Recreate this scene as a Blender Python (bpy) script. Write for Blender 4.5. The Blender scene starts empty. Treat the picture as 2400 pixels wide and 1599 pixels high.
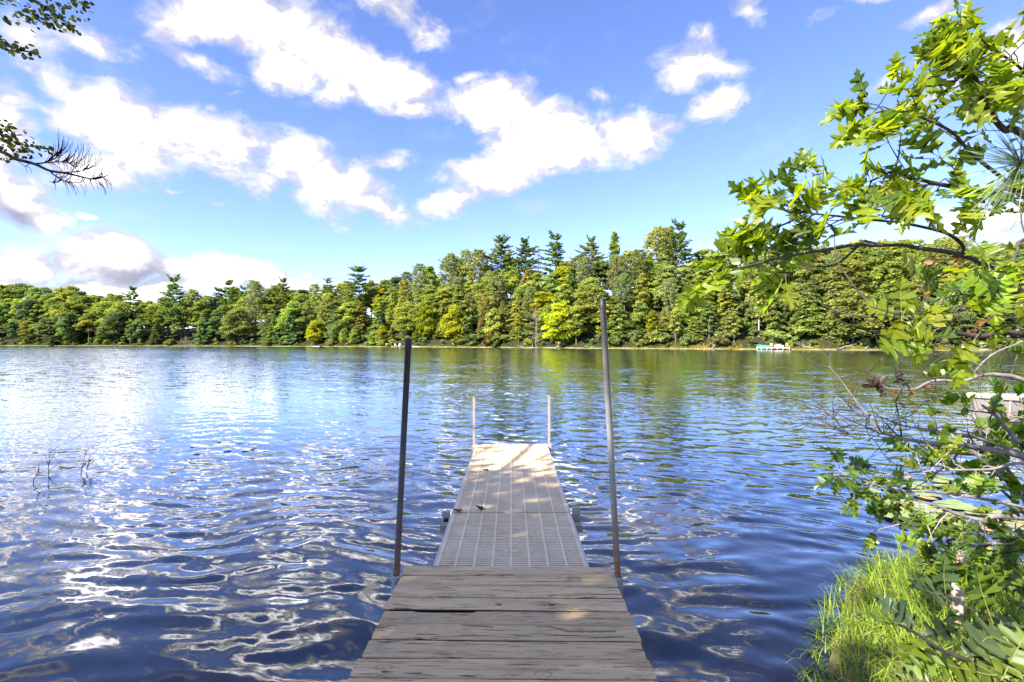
import bpy, math, random
import numpy as np
from mathutils import Vector, Matrix

SC = bpy.context.scene
COL = SC.collection
R = math.radians
F = 1200.0          # focal length in photograph pixels (2400 wide)
HY = 803.0          # horizon row in the photograph
CAMZ = 2.0          # camera height above the lake

# ------------------------------------------------------------------ camera
cd = bpy.data.cameras.new("camera")
cd.sensor_width = 36.0
cd.lens = 18.0
cd.shift_y = 3.5 / 2400.0
cd.clip_start = 0.05
cd.clip_end = 4000.0
cd.dof.use_dof = True
cd.dof.focus_distance = 9.0
cd.dof.aperture_fstop = 7.0
cam = bpy.data.objects.new("camera", cd)
cam.location = (0, 0, CAMZ)
cam.rotation_euler = (R(90), 0, 0)
COL.objects.link(cam)
SC.camera = cam

# ------------------------------------------------------------------ light
SUN_DIR = Vector((-0.70, -0.50, 0.60)).normalized()
SUN_EL = math.asin(SUN_DIR.z)
SUN_AZ = math.atan2(SUN_DIR.x, SUN_DIR.y)
sd = bpy.data.lights.new("sun", 'SUN')
sd.energy = 4.4
sd.angle = R(0.53)
sd.color = (1.0, 0.93, 0.82)
sun = bpy.data.objects.new("sun", sd)
sun.rotation_euler = (-SUN_DIR).to_track_quat('-Z', 'Y').to_euler()
sun.location = (-30, -20, 40)
COL.objects.link(sun)

SKY_STRENGTH = 0.13
CLOUD_RAD = 15.0
SC.view_settings.view_transform = 'Standard'
SC.view_settings.look = 'None'
SC.view_settings.gamma = 1.0
SC.view_settings.exposure = 1.78
SC.view_settings.use_curve_mapping = False
SC.cycles.max_bounces = 8
SC.cycles.diffuse_bounces = 3
SC.cycles.glossy_bounces = 3
SC.cycles.transmission_bounces = 4
SC.cycles.transparent_max_bounces = 12
SC.cycles.caustics_reflective = False
SC.cycles.caustics_refractive = False
SC.cycles.sample_clamp_indirect = 6.0

# ------------------------------------------------------------------ node helpers
class NT:
    def __init__(s, tree):
        s.t = tree
        s.n = tree.nodes
        s.l = tree.links
    def new(s, typ, **kw):
        n = s.n.new(typ)
        for k, v in kw.items():
            setattr(n, k, v)
        return n
    def link(s, a, b):
        s.l.new(a, b)
    def inp(s, sock, v):
        if isinstance(v, bpy.types.NodeSocket):
            s.l.new(v, sock)
        elif isinstance(v, (tuple, list)) and len(v) == 3 and sock.type == 'RGBA':
            sock.default_value = (*v, 1)
        else:
            sock.default_value = v
    def math(s, op, a, b=0.0, c=None, clamp=False):
        n = s.n.new('ShaderNodeMath'); n.operation = op; n.use_clamp = clamp
        s.inp(n.inputs[0], a); s.inp(n.inputs[1], b)
        if c is not None: s.inp(n.inputs[2], c)
        return n.outputs[0]
    def vmath(s, op, a, b=(0, 0, 0), scale=None):
        n = s.n.new('ShaderNodeVectorMath'); n.operation = op
        s.inp(n.inputs[0], a); s.inp(n.inputs[1], b)
        if scale is not None: s.inp(n.inputs['Scale'], scale)
        return n.outputs[1] if op in ('LENGTH', 'DOT_PRODUCT', 'DISTANCE') else n.outputs[0]
    def mix(s, f, a, b, blend='MIX'):
        n = s.n.new('ShaderNodeMix'); n.data_type = 'RGBA'; n.blend_type = blend
        s.inp(n.inputs['Factor'], f)
        s.inp(n.inputs[6], a); s.inp(n.inputs[7], b)
        return n.outputs[2]
    def rng(s, v, a, b, c=0.0, d=1.0, smooth=False):
        n = s.n.new('ShaderNodeMapRange'); n.clamp = True
        n.interpolation_type = 'SMOOTHSTEP' if smooth else 'LINEAR'
        s.inp(n.inputs[0], v)
        n.inputs[1].default_value = a; n.inputs[2].default_value = b
        n.inputs[3].default_value = c; n.inputs[4].default_value = d
        return n.outputs[0]
    def noise(s, vec, scale=5.0, detail=4.0, rough=0.5, dist=0.0):
        n = s.n.new('ShaderNodeTexNoise')
        if vec is not None: s.inp(n.inputs['Vector'], vec)
        n.inputs['Scale'].default_value = scale
        n.inputs['Detail'].default_value = detail
        n.inputs['Roughness'].default_value = rough
        n.inputs['Distortion'].default_value = dist
        return n
    def sep(s, v):
        n = s.n.new('ShaderNodeSeparateXYZ'); s.inp(n.inputs[0], v)
        return n.outputs
    def comb(s, x, y, z):
        n = s.n.new('ShaderNodeCombineXYZ')
        s.inp(n.inputs[0], x); s.inp(n.inputs[1], y); s.inp(n.inputs[2], z)
        return n.outputs[0]
    def mapping(s, v, loc=(0, 0, 0), rot=(0, 0, 0), scale=(1, 1, 1), typ='POINT'):
        n = s.n.new('ShaderNodeMapping'); n.vector_type = typ
        s.inp(n.inputs[0], v)
        n.inputs['Location'].default_value = loc
        n.inputs['Rotation'].default_value = rot
        n.inputs['Scale'].default_value = scale
        return n.outputs[0]

# ------------------------------------------------------------------ sky and clouds
world = bpy.data.worlds.new("World")
SC.world = world
world.use_nodes = True
w = NT(world.node_tree)
w.n.clear()
wout = w.new('ShaderNodeOutputWorld')
wbg = w.new('ShaderNodeBackground')
w.link(wbg.outputs[0], wout.inputs[0])
sky = w.new('ShaderNodeTexSky', sky_type='NISHITA')
sky.sun_disc = False
sky.sun_elevation = SUN_EL
sky.sun_rotation = SUN_AZ % (2 * math.pi)
sky.altitude = 300
sky.air_density = 0.68
sky.dust_density = 0.0
sky.ozone_density = 3.5
dirv = w.vmath('NORMALIZE', w.new('ShaderNodeTexCoord').outputs['Generated'])
dx, dy, dz = w.sep(dirv)[:3]
yy = w.math('MAXIMUM', dy, 0.12)
gu = w.math('DIVIDE', dx, yy)
gv = w.math('DIVIDE', dz, yy)
# warp so that cloud outlines are ragged
sph = w.mapping(dirv, scale=(1, 1, 1.5))
wn = w.noise(sph, 4.0, 6.0, 0.62)
warp = w.vmath('SCALE', w.vmath('SUBTRACT', wn.outputs['Color'], (0.5, 0.5, 0.5)), scale=0.16)
guv = w.vmath('ADD', w.comb(gu, gv, 0.0), warp)
guv = w.vmath('MULTIPLY', guv, (1, 1, 0))

def px(v):
    return v * 1.02
# x, y (photograph view), radius x, radius y, rotation (deg, clockwise as seen), weight
CLOUDS = [
    (560, 45, 270, 95, 4, 1.0), (770, 120, 260, 85, 18, 1.0), (650, 160, 110, 70, 10, 1.0), (420, 70, 110, 60, 0, .9),
    (930, 150, 130, 55, 18, .9), (780, 185, 70, 60, 0, .8), (985, 60, 90, 34, 32, .6), (900, 15, 110, 36, 20, .6),
    (270, 290, 230, 95, 10, 1.0), (470, 320, 230, 90, 8, 1.0), (650, 350, 170, 80, 10, 1.0), (750, 425, 240, 80, 14, 1.0),
    (890, 478, 120, 44, 18, .95), (200, 375, 150, 50, 12, .8), (120, 205, 170, 60, 35, .62), (60, 95, 120, 80, 25, .6),
    (210, 100, 140, 34, 22, .62), (10, 270, 90, 140, 0, .85), (60, 165, 90, 34, 20, .6), (440, 150, 160, 30, 20, .45), (620, 400, 120, 60, 12, .8), (300, 360, 120, 60, 10, .8),
    (1150, 245, 190, 70, 12, 1.0), (1300, 315, 170, 75, 8, 1.0), (1460, 290, 130, 62, 0, .95), (1120, 390, 140, 54, -4, .95),
    (1205, 340, 140, 66, 0, 1.0), (1030, 460, 90, 34, -12, .85), (1530, 275, 80, 36, 0, .6), (960, 210, 56, 34, 0, .7),
    (1085, 170, 52, 24, 0, .6), (1580, 135, 130, 72, 8, .85), (1650, 150, 90, 40, 8, .8), (1600, 80, 70, 50, 0, .6), (1655, 228, 80, 48, -12, .8),
    (1375, 210, 44, 32, -30, .55), (1720, 20, 60, 56, -35, .65), (1990, 0, 90, 22, -8, .5), (2130, 50, 120, 20, -30, .52),
    (2045, 165, 110, 18, -25, .52), (2130, 205, 140, 34, -28, .6), (2300, 120, 120, 66, -30, .8), (2250, 520, 190, 52, 0, .9), (1640, 558, 40, 9, 0, .55),
    (1865, 50, 60, 14, -20, .4), (50, 450, 130, 88, 8, 1.0), (0, 400, 80, 70, 0, .9), (110, 495, 80, 46, 15, .9),
    (260, 600, 215, 82, 6, 1.0), (60, 610, 150, 68, 0, 1.0), (450, 628, 190, 66, 8, 1.0), (610, 640, 140, 46, 10, 1.0),
    (710, 655, 90, 28, 10, .9), (300, 660, 420, 40, 0, 1.0), (20, 665, 120, 30, 0, .6), (210, 495, 34, 11, 10, .6), (385, 425, 40, 9, 0, .55), (470, 437, 38, 12, 12, .55),
    (900, 365, 64, 34, -15, .5), (715, 622, 32, 13, 10, .55), (540, 215, 40, 12, 5, .45), (1360, 360, 60, 18, -10, .45), (480, 250, 40, 20, -20, .5)]
dens = None
for (cx, cy, rx, ry, rot, wt) in CLOUDS:
    u = (px(cx) - 1200) / F; v = (HY - px(cy)) / F
    m = w.mapping(guv, (u, v, 0), (0, 0, R(-rot)), (px(rx) * 1.10 / F, px(ry) * 1.10 / F, 1), 'TEXTURE')
    g = w.new('ShaderNodeTexGradient', gradient_type='SPHERICAL')
    w.link(m, g.inputs[0])
    val = g.outputs['Fac'] if wt == 1.0 else w.math('MULTIPLY', g.outputs['Fac'], wt)
    dens = val if dens is None else w.math('SMOOTH_MAX', dens, val, 0.08)
# ordinary broken cloud everywhere the photograph does not look
plane = w.comb(w.math('DIVIDE', dx, w.math('ADD', w.math('ABSOLUTE', dz), 0.12)),
               w.math('DIVIDE', dy, w.math('ADD', w.math('ABSOLUTE', dz), 0.12)), 0.0)
gen = w.noise(plane, 0.9, 6.0, 0.55)
gen_d = w.rng(gen.outputs['Fac'], 0.46, 0.72, 0.0, 0.7)
inside = w.math('MULTIPLY', w.rng(w.math('ABSOLUTE', gu), 1.02, 1.3, 1, 0, True), w.rng(gv, 0.68, 0.9, 1, 0, True))
inside = w.math('MULTIPLY', inside, w.rng(dy, 0.12, 0.3, 0, 1, True))
gen_d = w.math('MULTIPLY', gen_d, w.math('SUBTRACT', 1.0, inside))
dens = w.math('MAXIMUM', dens, gen_d)
fine = w.noise(sph, 11.0, 9.0, 0.62, 0.3)
big = w.noise(sph, 3.5, 5.0, 0.55)
nz = w.math('ADD', w.math('MULTIPLY', w.math('SUBTRACT', fine.outputs['Fac'], 0.5), 1.35),
            w.math('MULTIPLY', w.math('SUBTRACT', big.outputs['Fac'], 0.5), 0.5))
gate = w.rng(dens, 0.0, 0.14, 0, 1, True)
dn = w.math('ADD', dens, w.math('MULTIPLY', nz, gate))
alpha = w.rng(dn, 0.07, 0.60, 0, 1, True)
# thicker parts of the low clouds are grey underneath
GREY = [(320, 626, 260, 42, 6, .95), (430, 640, 190, 40, 8, .8), (170, 648, 260, 22, 3, .75), (45, 478, 100, 50, 10, .95), (580, 654, 140, 26, 6, .5), (60, 640, 140, 30, 0, .5),
        (70, 600, 60, 22, 0, .5), (480, 335, 60, 18, 5, .30), (820, 460, 90, 16, 14, .25), (620, 66, 90, 30, 10, .12)]
gsum = None
for (cx, cy, rx, ry, rot, wt) in GREY:
    u = (px(cx) - 1200) / F; v = (HY - px(cy)) / F
    m = w.mapping(guv, (u, v, 0), (0, 0, R(-rot)), (px(rx) * 1.35 / F, px(ry) * 1.5 / F, 1), 'TEXTURE')
    g = w.new('ShaderNodeTexGradient', gradient_type='SPHERICAL')
    w.link(m, g.inputs[0])
    val = w.math('MULTIPLY', g.outputs['Fac'], wt)
    gsum = val if gsum is None else w.math('MAXIMUM', gsum, val)
shade = w.math('ADD', gsum, w.math('MULTIPLY', w.math('SUBTRACT', big.outputs['Fac'], 0.5), w.math('MULTIPLY', gsum, 2.2)))
shade = w.rng(shade, 0.0, 1.05, 0, 1, True)
cloud_col = w.comb(1.0, 0.975, 1.0)
# sunlit sides and lilac shaded sides: compare the billows with the same billows a step towards the sun
off = w.vmath('ADD', sph, tuple(0.034 * k for k in SUN_DIR))
fine2 = w.noise(off, 11.0, 6.0, 0.6, 0.3)
lit = w.math('SUBTRACT', fine.outputs['Fac'], fine2.outputs['Fac'])
lit = w.rng(lit, -.10, .10, 0.0, 1.0, True)
cloud_col = w.mix(w.math('MULTIPLY', w.math('SUBTRACT', 1.0, lit), .70), cloud_col, w.vmath('MULTIPLY', cloud_col, (.60, .59, .66)))
cloud_col = w.vmath('SCALE', cloud_col, scale=w.rng(dn, 0.42, 1.2, 2.45, CLOUD_RAD, True))
cloud_col = w.mix(shade, cloud_col, (1.0, 1.02, 1.22))
hs = w.new('ShaderNodeHueSaturation'); hs.inputs['Saturation'].default_value = 1.06; hs.inputs['Value'].default_value = 0.92
w.link(sky.outputs[0], hs.inputs['Color'])
skyc = w.mix(1.0, hs.outputs[0], (1.10, 0.905, 1.03), 'MULTIPLY')
col = w.mix(w.math('MULTIPLY', alpha, 0.97), skyc, cloud_col)
w.link(col, wbg.inputs[0])
wbg.inputs[1].default_value = SKY_STRENGTH
world.cycles.sampling_method = 'MANUAL'
world.cycles.sample_map_resolution = 512

# ------------------------------------------------------------------ object helpers
def link(o, parent=None):
    COL.objects.link(o)
    if parent is not None:
        o.parent = parent
    return o

def tag(o, label=None, cat=None, group=None, kind=None):
    if label: o['label'] = label
    if cat: o['category'] = cat
    if group: o['group'] = group
    if kind: o['kind'] = kind
    return o

def empty(name, loc=(0, 0, 0), rz=0.0, label=None, cat=None, group=None):
    o = bpy.data.objects.new(name, None)
    o.empty_display_size = 0.3
    o.location = loc
    o.rotation_euler = (0, 0, rz)
    link(o)
    return tag(o, label, cat, group)

def P(x, y, d):
    """World point seen at photograph pixel (x, y) at distance d along the view axis."""
    return np.array(((x - 1200.0) / F * d, d, CAMZ + (HY - y) / F * d))

class MB:
    """Collects polygons (numpy chunks) and links them as one mesh."""
    def __init__(s):
        s.v = []; s.f = []; s.nv = 0; s.a = []; s.m = []
    def add(s, verts, faces, att=0.5, mi=0):
        verts = np.asarray(verts, dtype=np.float32).reshape(-1, 3)
        faces = np.asarray(faces, dtype=np.int32)
        if len(faces) == 0: return s
        s.v.append(verts); s.f.append(faces + s.nv); s.nv += len(verts)
        a = np.asarray(att, dtype=np.float32)
        s.a.append(np.full(len(faces), float(a), np.float32) if a.ndim == 0 else a)
        s.m.append(np.full(len(faces), mi, np.int32))
        return s
    def box(s, c, size, rot=None, att=0.5, mi=0):
        c = np.asarray(c, float); h = np.asarray(size, float) / 2
        vs = np.array([(-1, -1, -1), (1, -1, -1), (1, 1, -1), (-1, 1, -1), (-1, -1, 1), (1, -1, 1), (1, 1, 1), (-1, 1, 1)], float) * h
        if rot is not None: vs = vs @ np.array(rot).T
        return s.add(vs + c, [(0, 3, 2, 1), (4, 5, 6, 7), (0, 1, 5, 4), (1, 2, 6, 5), (2, 3, 7, 6), (3, 0, 4, 7)], att, mi)
    def tube(s, pts, radii, k=6, att=0.5, mi=0, cap=True):
        pts = np.asarray(pts, float); n = len(pts)
        radii = np.broadcast_to(np.asarray(radii, float), (n,))
        t = np.gradient(pts, axis=0)
        t /= np.linalg.norm(t, axis=1)[:, None] + 1e-9
        ref = np.array((0.13, 0.21, 0.97)) if abs(t[:, 2]).mean() < 0.75 else np.array((0.96, 0.23, 0.11))
        a = np.cross(t, ref); a /= np.linalg.norm(a, axis=1)[:, None] + 1e-9
        b = np.cross(t, a)
        th = np.arange(k) * 2 * math.pi / k
        ring = a[:, None, :] * np.cos(th)[None, :, None] + b[:, None, :] * np.sin(th)[None, :, None]
        vs = (pts[:, None, :] + ring * radii[:, None, None]).reshape(-1, 3)
        i = np.arange(n - 1)[:, None] * k; j = np.arange(k)[None, :]; j2 = (j + 1) % k
        fs = np.stack([i + j, i + k + j, i + k + j2, i + j2], -1).reshape(-1, 4)
        s.add(vs, fs, att, mi)
        if cap and k >= 4:
            base = s.nv - len(vs)
            for e in (0, n - 1):
                idx = np.arange(k) + base + e * k
                if e == 0: idx = idx[::-1]
                s.f.append(idx[None, :].astype(np.int32)); s.a.append(np.full(1, 0.5 if np.ndim(att) else att, np.float32)); s.m.append(np.full(1, mi, np.int32))
        return s
    def mesh(s, name, mats, smooth=False):
        me = bpy.data.meshes.new(name)
        if s.nv:
            V = np.concatenate(s.v)
            tot = np.concatenate([np.full(len(f), f.shape[1], np.int32) for f in s.f])
            L = np.concatenate([f.reshape(-1) for f in s.f])
            st = np.concatenate(([0], np.cumsum(tot)[:-1])).astype(np.int32)
            me.vertices.add(len(V)); me.vertices.foreach_set('co', V.reshape(-1))
            me.loops.add(len(L)); me.loops.foreach_set('vertex_index', L)
            me.polygons.add(len(tot)); me.polygons.foreach_set('loop_start', st)
            me.polygons.foreach_set('loop_total', tot)
            me.polygons.foreach_set('material_index', np.concatenate(s.m))
            me.polygons.foreach_set('use_smooth', np.full(len(tot), smooth, bool))
            at = me.attributes.new('tint', 'FLOAT', 'FACE')
            at.data.foreach_set('value', np.concatenate(s.a))
            me.update(calc_edges=True)
        for m in (mats if isinstance(mats, (list, tuple)) else [mats]):
            me.materials.append(m)
        return me
    def build(s, name, mats, parent=None, smooth=False, loc=None):
        o = bpy.data.objects.new(name, s.mesh(name, mats, smooth))
        if loc is not None: o.location = loc
        return link(o, parent)

def cards(c, n, s, rng, ax=None, elong=1.6, bend=0.12):
    """Leaf-sized kites: centres c, normals n, sizes s -> verts, faces."""
    N = len(c)
    n = n / (np.linalg.norm(n, axis=1)[:, None] + 1e-9)
    if ax is None: ax = rng.normal(size=(N, 3))
    a = ax - n * (ax * n).sum(1)[:, None]
    a /= np.linalg.norm(a, axis=1)[:, None] + 1e-9
    b = np.cross(n, a)
    s = np.broadcast_to(np.asarray(s, float), (N,))[:, None]
    k = rng.uniform(-.25, .25, (N, 1))
    v0 = c - a * s * elong * .5
    v1 = c + b * s * .5 + a * s * k + n * s * bend
    v2 = c + a * s * elong * .5 - n * s * bend
    v3 = c - b * s * .5 + a * s * (k + .1) + n * s * bend
    return np.stack([v0, v1, v2, v3], 1).reshape(-1, 3), np.arange(N * 4).reshape(N, 4)

# ------------------------------------------------------------------ materials
def mat(name):
    m = bpy.data.materials.new(name); m.use_nodes = True
    t = NT(m.node_tree); t.n.clear()
    out = t.new('ShaderNodeOutputMaterial')
    return m, t, out

def principled(t, out, color, rough=0.6, metal=0.0, normal=None, spec=0.4):
    b = t.new('ShaderNodeBsdfPrincipled')
    t.inp(b.inputs['Base Color'], color); t.inp(b.inputs['Roughness'], rough); t.inp(b.inputs['Metallic'], metal)
    t.inp(b.inputs['Specular IOR Level'], spec)
    if normal is not None: t.link(normal, b.inputs['Normal'])
    t.link(b.outputs[0], out.inputs[0])
    return b

def bump(t, h, strength=0.4, dist=0.01):
    n = t.new('ShaderNodeBump'); n.inputs['Strength'].default_value = strength; n.inputs['Distance'].default_value = dist
    t.link(h, n.inputs['Height'])
    return n.outputs[0]

def simple(name, a, b, scale=6.0, rough=0.6, metal=0.0, bs=0.2, coords='Object', stretch=(1, 1, 1), spec=.4):
    m, t, out = mat(name)
    co = t.mapping(t.new('ShaderNodeTexCoord').outputs[coords], scale=stretch)
    n = t.noise(co, scale, 6, 0.6)
    c = t.mix(t.rng(n.outputs['Fac'], .3, .7), a, b)
    principled(t, out, c, rough, metal, bump(t, n.outputs['Fac'], bs, 0.02) if bs else None, spec)
    return m

def leaf_mat(name, trans=0.4, own=None, tcol=(1.25, 1.2, 0.5), spread=0.45, gloss=0.06, hue=(1.15, 1.0, .6)):
    """Foliage: colour from the object, varied face by face; light also passes through."""
    m, t, out = mat(name)
    base = t.new('ShaderNodeObjectInfo').outputs['Color'] if own is None else None
    at = t.new('ShaderNodeAttribute', attribute_name='tint').outputs['Fac']
    c = base if own is None else own
    k = t.rng(at, 0, 1, 1 - spread, 1 + spread)
    if own is None:
        c = t.mix(1.0, c, t.mix(at, (0.8, 0.95, 1.1), hue), 'MULTIPLY')
    else:
        c = t.mix(1.0, (*own, 1), t.mix(at, (0.8, 0.95, 1.1), hue), 'MULTIPLY')
    c = t.vmath('SCALE', c, scale=k)
    d = t.new('ShaderNodeBsdfDiffuse'); t.link(c, d.inputs[0])
    tr = t.new('ShaderNodeBsdfTranslucent')
    t.link(t.mix(1.0, c, tcol, 'MULTIPLY'), tr.inputs[0])
    mx = t.new('ShaderNodeMixShader'); mx.inputs[0].default_value = trans
    t.link(d.outputs[0], mx.inputs[1]); t.link(tr.outputs[0], mx.inputs[2])
    if gloss:
        gl = t.new('ShaderNodeBsdfGlossy'); gl.inputs['Roughness'].default_value = 0.42
        gl.inputs[0].default_value = (.9, .95, 1, 1)
        m2 = t.new('ShaderNodeMixShader'); m2.inputs[0].default_value = gloss
        t.link(mx.outputs[0], m2.inputs[1]); t.link(gl.outputs[0], m2.inputs[2]); mx = m2
    t.link(mx.outputs[0], out.inputs[0])
    return m

M_FAR = leaf_mat("far_foliage", 0.5, None, (1.2, 1.15, .6), .5, 0.0, (1.12, 1.0, .65))
M_OAK = leaf_mat("oak_leaf", 0.64, None, (1.38, 1.36, .35), .32, .03)
M_BARK = simple("bark", (.075, .062, .052), (.19, .165, .14), 9, .9, 0, .5, 'Object', (1, 1, .25))
M_FARBARK = simple("far_bark", (.11, .09, .075), (.19, .16, .135), 3, .9, 0, 0)
M_BIRCH = simple("birch_bark", (.55, .53, .48), (.25, .22, .2), 3, .8, 0, 0, 'Object', (1, 1, 2.5))
M_DEAD = simple("dead_wood", (.26, .215, .19), (.42, .37, .33), 4, .9, 0, .2)
M_TWIG = simple("twig_bark", (.035, .030, .026), (.085, .072, .062), 20, .85, 0, .2)
M_GREYTWIG = simple("grey_twig_bark", (.16, .13, .115), (.36, .31, .28), 14, .85, 0, .3)
M_DARKTWIG = simple("dark_twig_bark", (.004, .0035, .003), (.012, .010, .009), 14, .9, 0, .3, spec=.03)
# ------------------------------------------------------------------ lake outline
XS = np.arange(-360, 2761, 60).astype(float)
DX = np.interp(XS, [-360, 0, 400, 800, 1000, 1300, 1550, 1800, 2100, 2400, 2760], [318, 300, 278, 240, 215, 176, 156, 141, 129, 120, 112])
kern = np.ones(5) / 5
DX = np.convolve(np.pad(DX, 2, mode='edge'), kern, 'valid')
def shore_d(x):
    return np.interp(x, XS, DX)
far_pts = [((x - 1200) / F * d, d) for x, d in zip(XS, DX)]
near_pts = [(175, 60), (120, 30), (60, 16), (30, 11.5), (16, 8.0), (9, 5.6), (6.2, 4.75), (5.0, 4.3), (4.3, 4.3), (3.5, 4.62), (2.95, 4.35), (2.42, 3.75), (2.0, 3.2), (1.72, 2.75), (1.5, 2.3), (1.2, 1.7),
            (0.9, 0.9), (0.2, 0.5), (-2, 0.4), (-6, 0.7), (-12, 2.2), (-25, 6), (-60, 12), (-150, 40), (-300, 110), (-420, 220), (-440, 300)]
POLY = np.array(far_pts + near_pts)

def lake_sd(X, Y):
    """Signed distance to the lake outline, positive on land."""
    X = np.asarray(X, float).ravel(); Y = np.asarray(Y, float).ravel()
    dmin = np.full(len(X), 1e18); ins = np.zeros(len(X), bool)
    n = len(POLY)
    for i in range(n):
        ax, ay = POLY[i]; bx, by = POLY[(i + 1) % n]
        ex, ey = bx - ax, by - ay
        t = np.clip(((X - ax) * ex + (Y - ay) * ey) / (ex * ex + ey * ey), 0, 1)
        d = (X - ax - t * ex) ** 2 + (Y - ay - t * ey) ** 2
        dmin = np.minimum(dmin, d)
        c = (ay > Y) != (by > Y)
        if ey != 0:
            ins ^= c & (X < ex * (Y - ay) / ey + ax)
    d = np.sqrt(dmin)
    return np.where(ins, -d, d)

# skyline of the far wood in the photograph
SKX = [-360, 0, 100, 200, 300, 400, 450, 530, 600, 670, 750, 840, 900, 980, 1060, 1120, 1178, 1230, 1300, 1380, 1440, 1500, 1560, 1650, 1750, 1900, 2000, 2100, 2250, 2400, 2760]
SKY_ = [672, 665, 668, 678, 692, 694, 692, 676, 672, 668, 664, 652, 652, 630, 606, 598, 590, 588, 584, 580, 576, 578, 574, 582, 576, 566, 556, 550, 556, 566, 570]
def hill(x_src):
    """Height of the plateau behind the far shore."""
    d = shore_d(x_src) + 62
    ztop = CAMZ + (HY - np.interp(x_src, SKX, SKY_)) / F * d
    return np.maximum(ztop - 22.0, 5.0)

def vnoise(x, y, seed=0):
    r = np.random.default_rng(seed); s = 0
    for i in range(7):
        a = r.uniform(0, 6.28); f = 0.5 * 1.7 ** i / 3; p = r.uniform(0, 6.28)
        s = s + np.sin((x * math.cos(a) + y * math.sin(a)) * f + p + 1.3 * np.sin((x * math.sin(a) - y * math.cos(a)) * f * .7 + p)) / 1.5 ** i
    return s / 2.2

def ground_z(X, Y):
    X = np.asarray(X, float); Y = np.asarray(Y, float); shp = X.shape
    x = X.ravel(); y = Y.ravel()
    sd = lake_sd(x, y)
    far = np.clip((y - 40) / 40.0, 0, 1); far = far * far * (3 - 2 * far)
    xs = np.where(y > 1, x / np.maximum(y, 1) * F + 1200, 0)
    H = 5.0 + far * (hill(xs) - 5.0)
    k = np.clip((sd - 1.5) / 62.0, 0, None)
    up = H * (1 - np.exp(-1.9 * k)) / (1 - math.exp(-1.9)) * 1.0
    up = np.minimum(up, H * 1.02)
    zl = far * .45 * (1 - np.exp(-np.maximum(sd, 0) / 1.2)) + (1 - far) * (.26 * (1 - np.exp(-np.maximum(sd, 0) / .55)) + .05 * np.clip(sd, 0, 3)) + up * (.35 + .65 * far)
    zl = zl + np.clip(sd, 0, 1) * vnoise(x * 1.3, y * 1.3, 3) * (.05 + .2 * far)
    dp = np.maximum(-sd, 0)
    zb = -np.where(dp < 4, .17 * dp, .68 + .12 * (dp - 4))
    # a sandy hump right of the dock
    zb = zb + .34 * np.exp(-(((x - 1.75) / .8) ** 2 + ((y - 7.0) / 1.3) ** 2)) * (dp > .5)
    zb = np.maximum(zb, -3.2) + vnoise(x * 1.1, y * 1.1, 5) * .04
    z = np.where(sd > 0, zl, np.minimum(zb, -0.01))
    return z.reshape(shp)

def graded(lo, hi, c, s0, g):
    out = [0.0]; s = s0
    while out[-1] < hi - c:
        out.append(out[-1] + s); s = max(s0, g * out[-1])
    neg = [0.0]
    while neg[-1] < c - lo:
        neg.append(neg[-1] + s0 if g * neg[-1] < s0 else neg[-1] * (1 + g))
    return c + np.array([-v for v in neg[:0:-1]] + out)

def grid_mesh(name, gx, gy, Z, m, smooth=True):
    nx, ny = len(gx), len(gy)
    X, Y = np.meshgrid(gx, gy)
    V = np.stack([X, Y, Z], -1).reshape(-1, 3).astype(np.float32)
    i = np.arange(ny - 1)[:, None] * nx + np.arange(nx - 1)[None, :]
    f = np.stack([i, i + 1, i + nx + 1, i + nx], -1).reshape(-1, 4)
    b = MB(); b.add(V, f)
    return b.build(name, m, None, smooth)

# ground and lake bed: one sheet to the horizon
m, t, out = mat("earth")
geo = t.new('ShaderNodeNewGeometry').outputs['Position']
gx_, gy_, gz_ = t.sep(geo)[:3]
n1 = t.noise(geo, .35, 6, .6); n2 = t.noise(geo, 6.0, 7, .65); n3 = t.noise(geo, 1.4, 5, .6)
forest = t.mix(t.rng(n2.outputs['Fac'], .3, .7), (.018, .022, .009), (.045, .036, .018))
forest = t.mix(t.rng(n3.outputs['Fac'], .45, .65), forest, (.04, .055, .015))
shore = t.mix(t.rng(n1.outputs['Fac'], .38, .6), (.30, .25, .13), (.14, .17, .04))
landc = t.mix(t.rng(t.math('ADD', gz_, t.math('MULTIPLY', n3.outputs['Fac'], .5)), .48, .72), shore, forest)
nearm = t.rng(gy_, 14, 24)
bank = t.mix(t.rng(n2.outputs['Fac'], .35, .65), (.055, .042, .030), (.15, .115, .08))
landc = t.mix(nearm, bank, landc)
mud = t.mix(t.rng(n2.outputs['Fac'], .3, .7), (.010, .012, .018), (.035, .034, .035))
mud = t.mix(t.rng(n3.outputs['Fac'], .40, .62), mud, (.24, .18, .115))
sand = t.mix(t.rng(n2.outputs['Fac'], .25, .75), (.80, .50, .22), (.92, .70, .42))
sd_ = t.math('ADD', t.math('POWER', t.math('DIVIDE', t.math('SUBTRACT', gx_, 1.75), .8), 2.0), t.math('POWER', t.math('DIVIDE', t.math('SUBTRACT', gy_, 7.0), 1.3), 2.0))
sd_ = t.math('ADD', sd_, t.math('MULTIPLY', t.math('SUBTRACT', n3.outputs['Fac'], .5), 1.6))
sandm = t.rng(sd_, .5, 1.5, 1, 0, True)
bed = t.mix(sandm, t.mix(t.rng(gz_, -.95, -.10), (.016, .015, .015), mud), sand)  # deep bed darkens: light lost in the water is painted into its colour
c = t.mix(t.rng(gz_, -.012, .02), bed, landc)
principled(t, out, c, .95, 0, bump(t, n2.outputs['Fac'], .5, .05), .1)
M_EARTH = m
gx = graded(-1500, 1500, 1.5, .16, .032); gy = graded(-700, 1500, 3.0, .16, .032)
Xg, Yg = np.meshgrid(gx, gy)
ground = grid_mesh("ground", gx, gy, ground_z(Xg, Yg), M_EARTH)
tag(ground, kind='structure')

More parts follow.
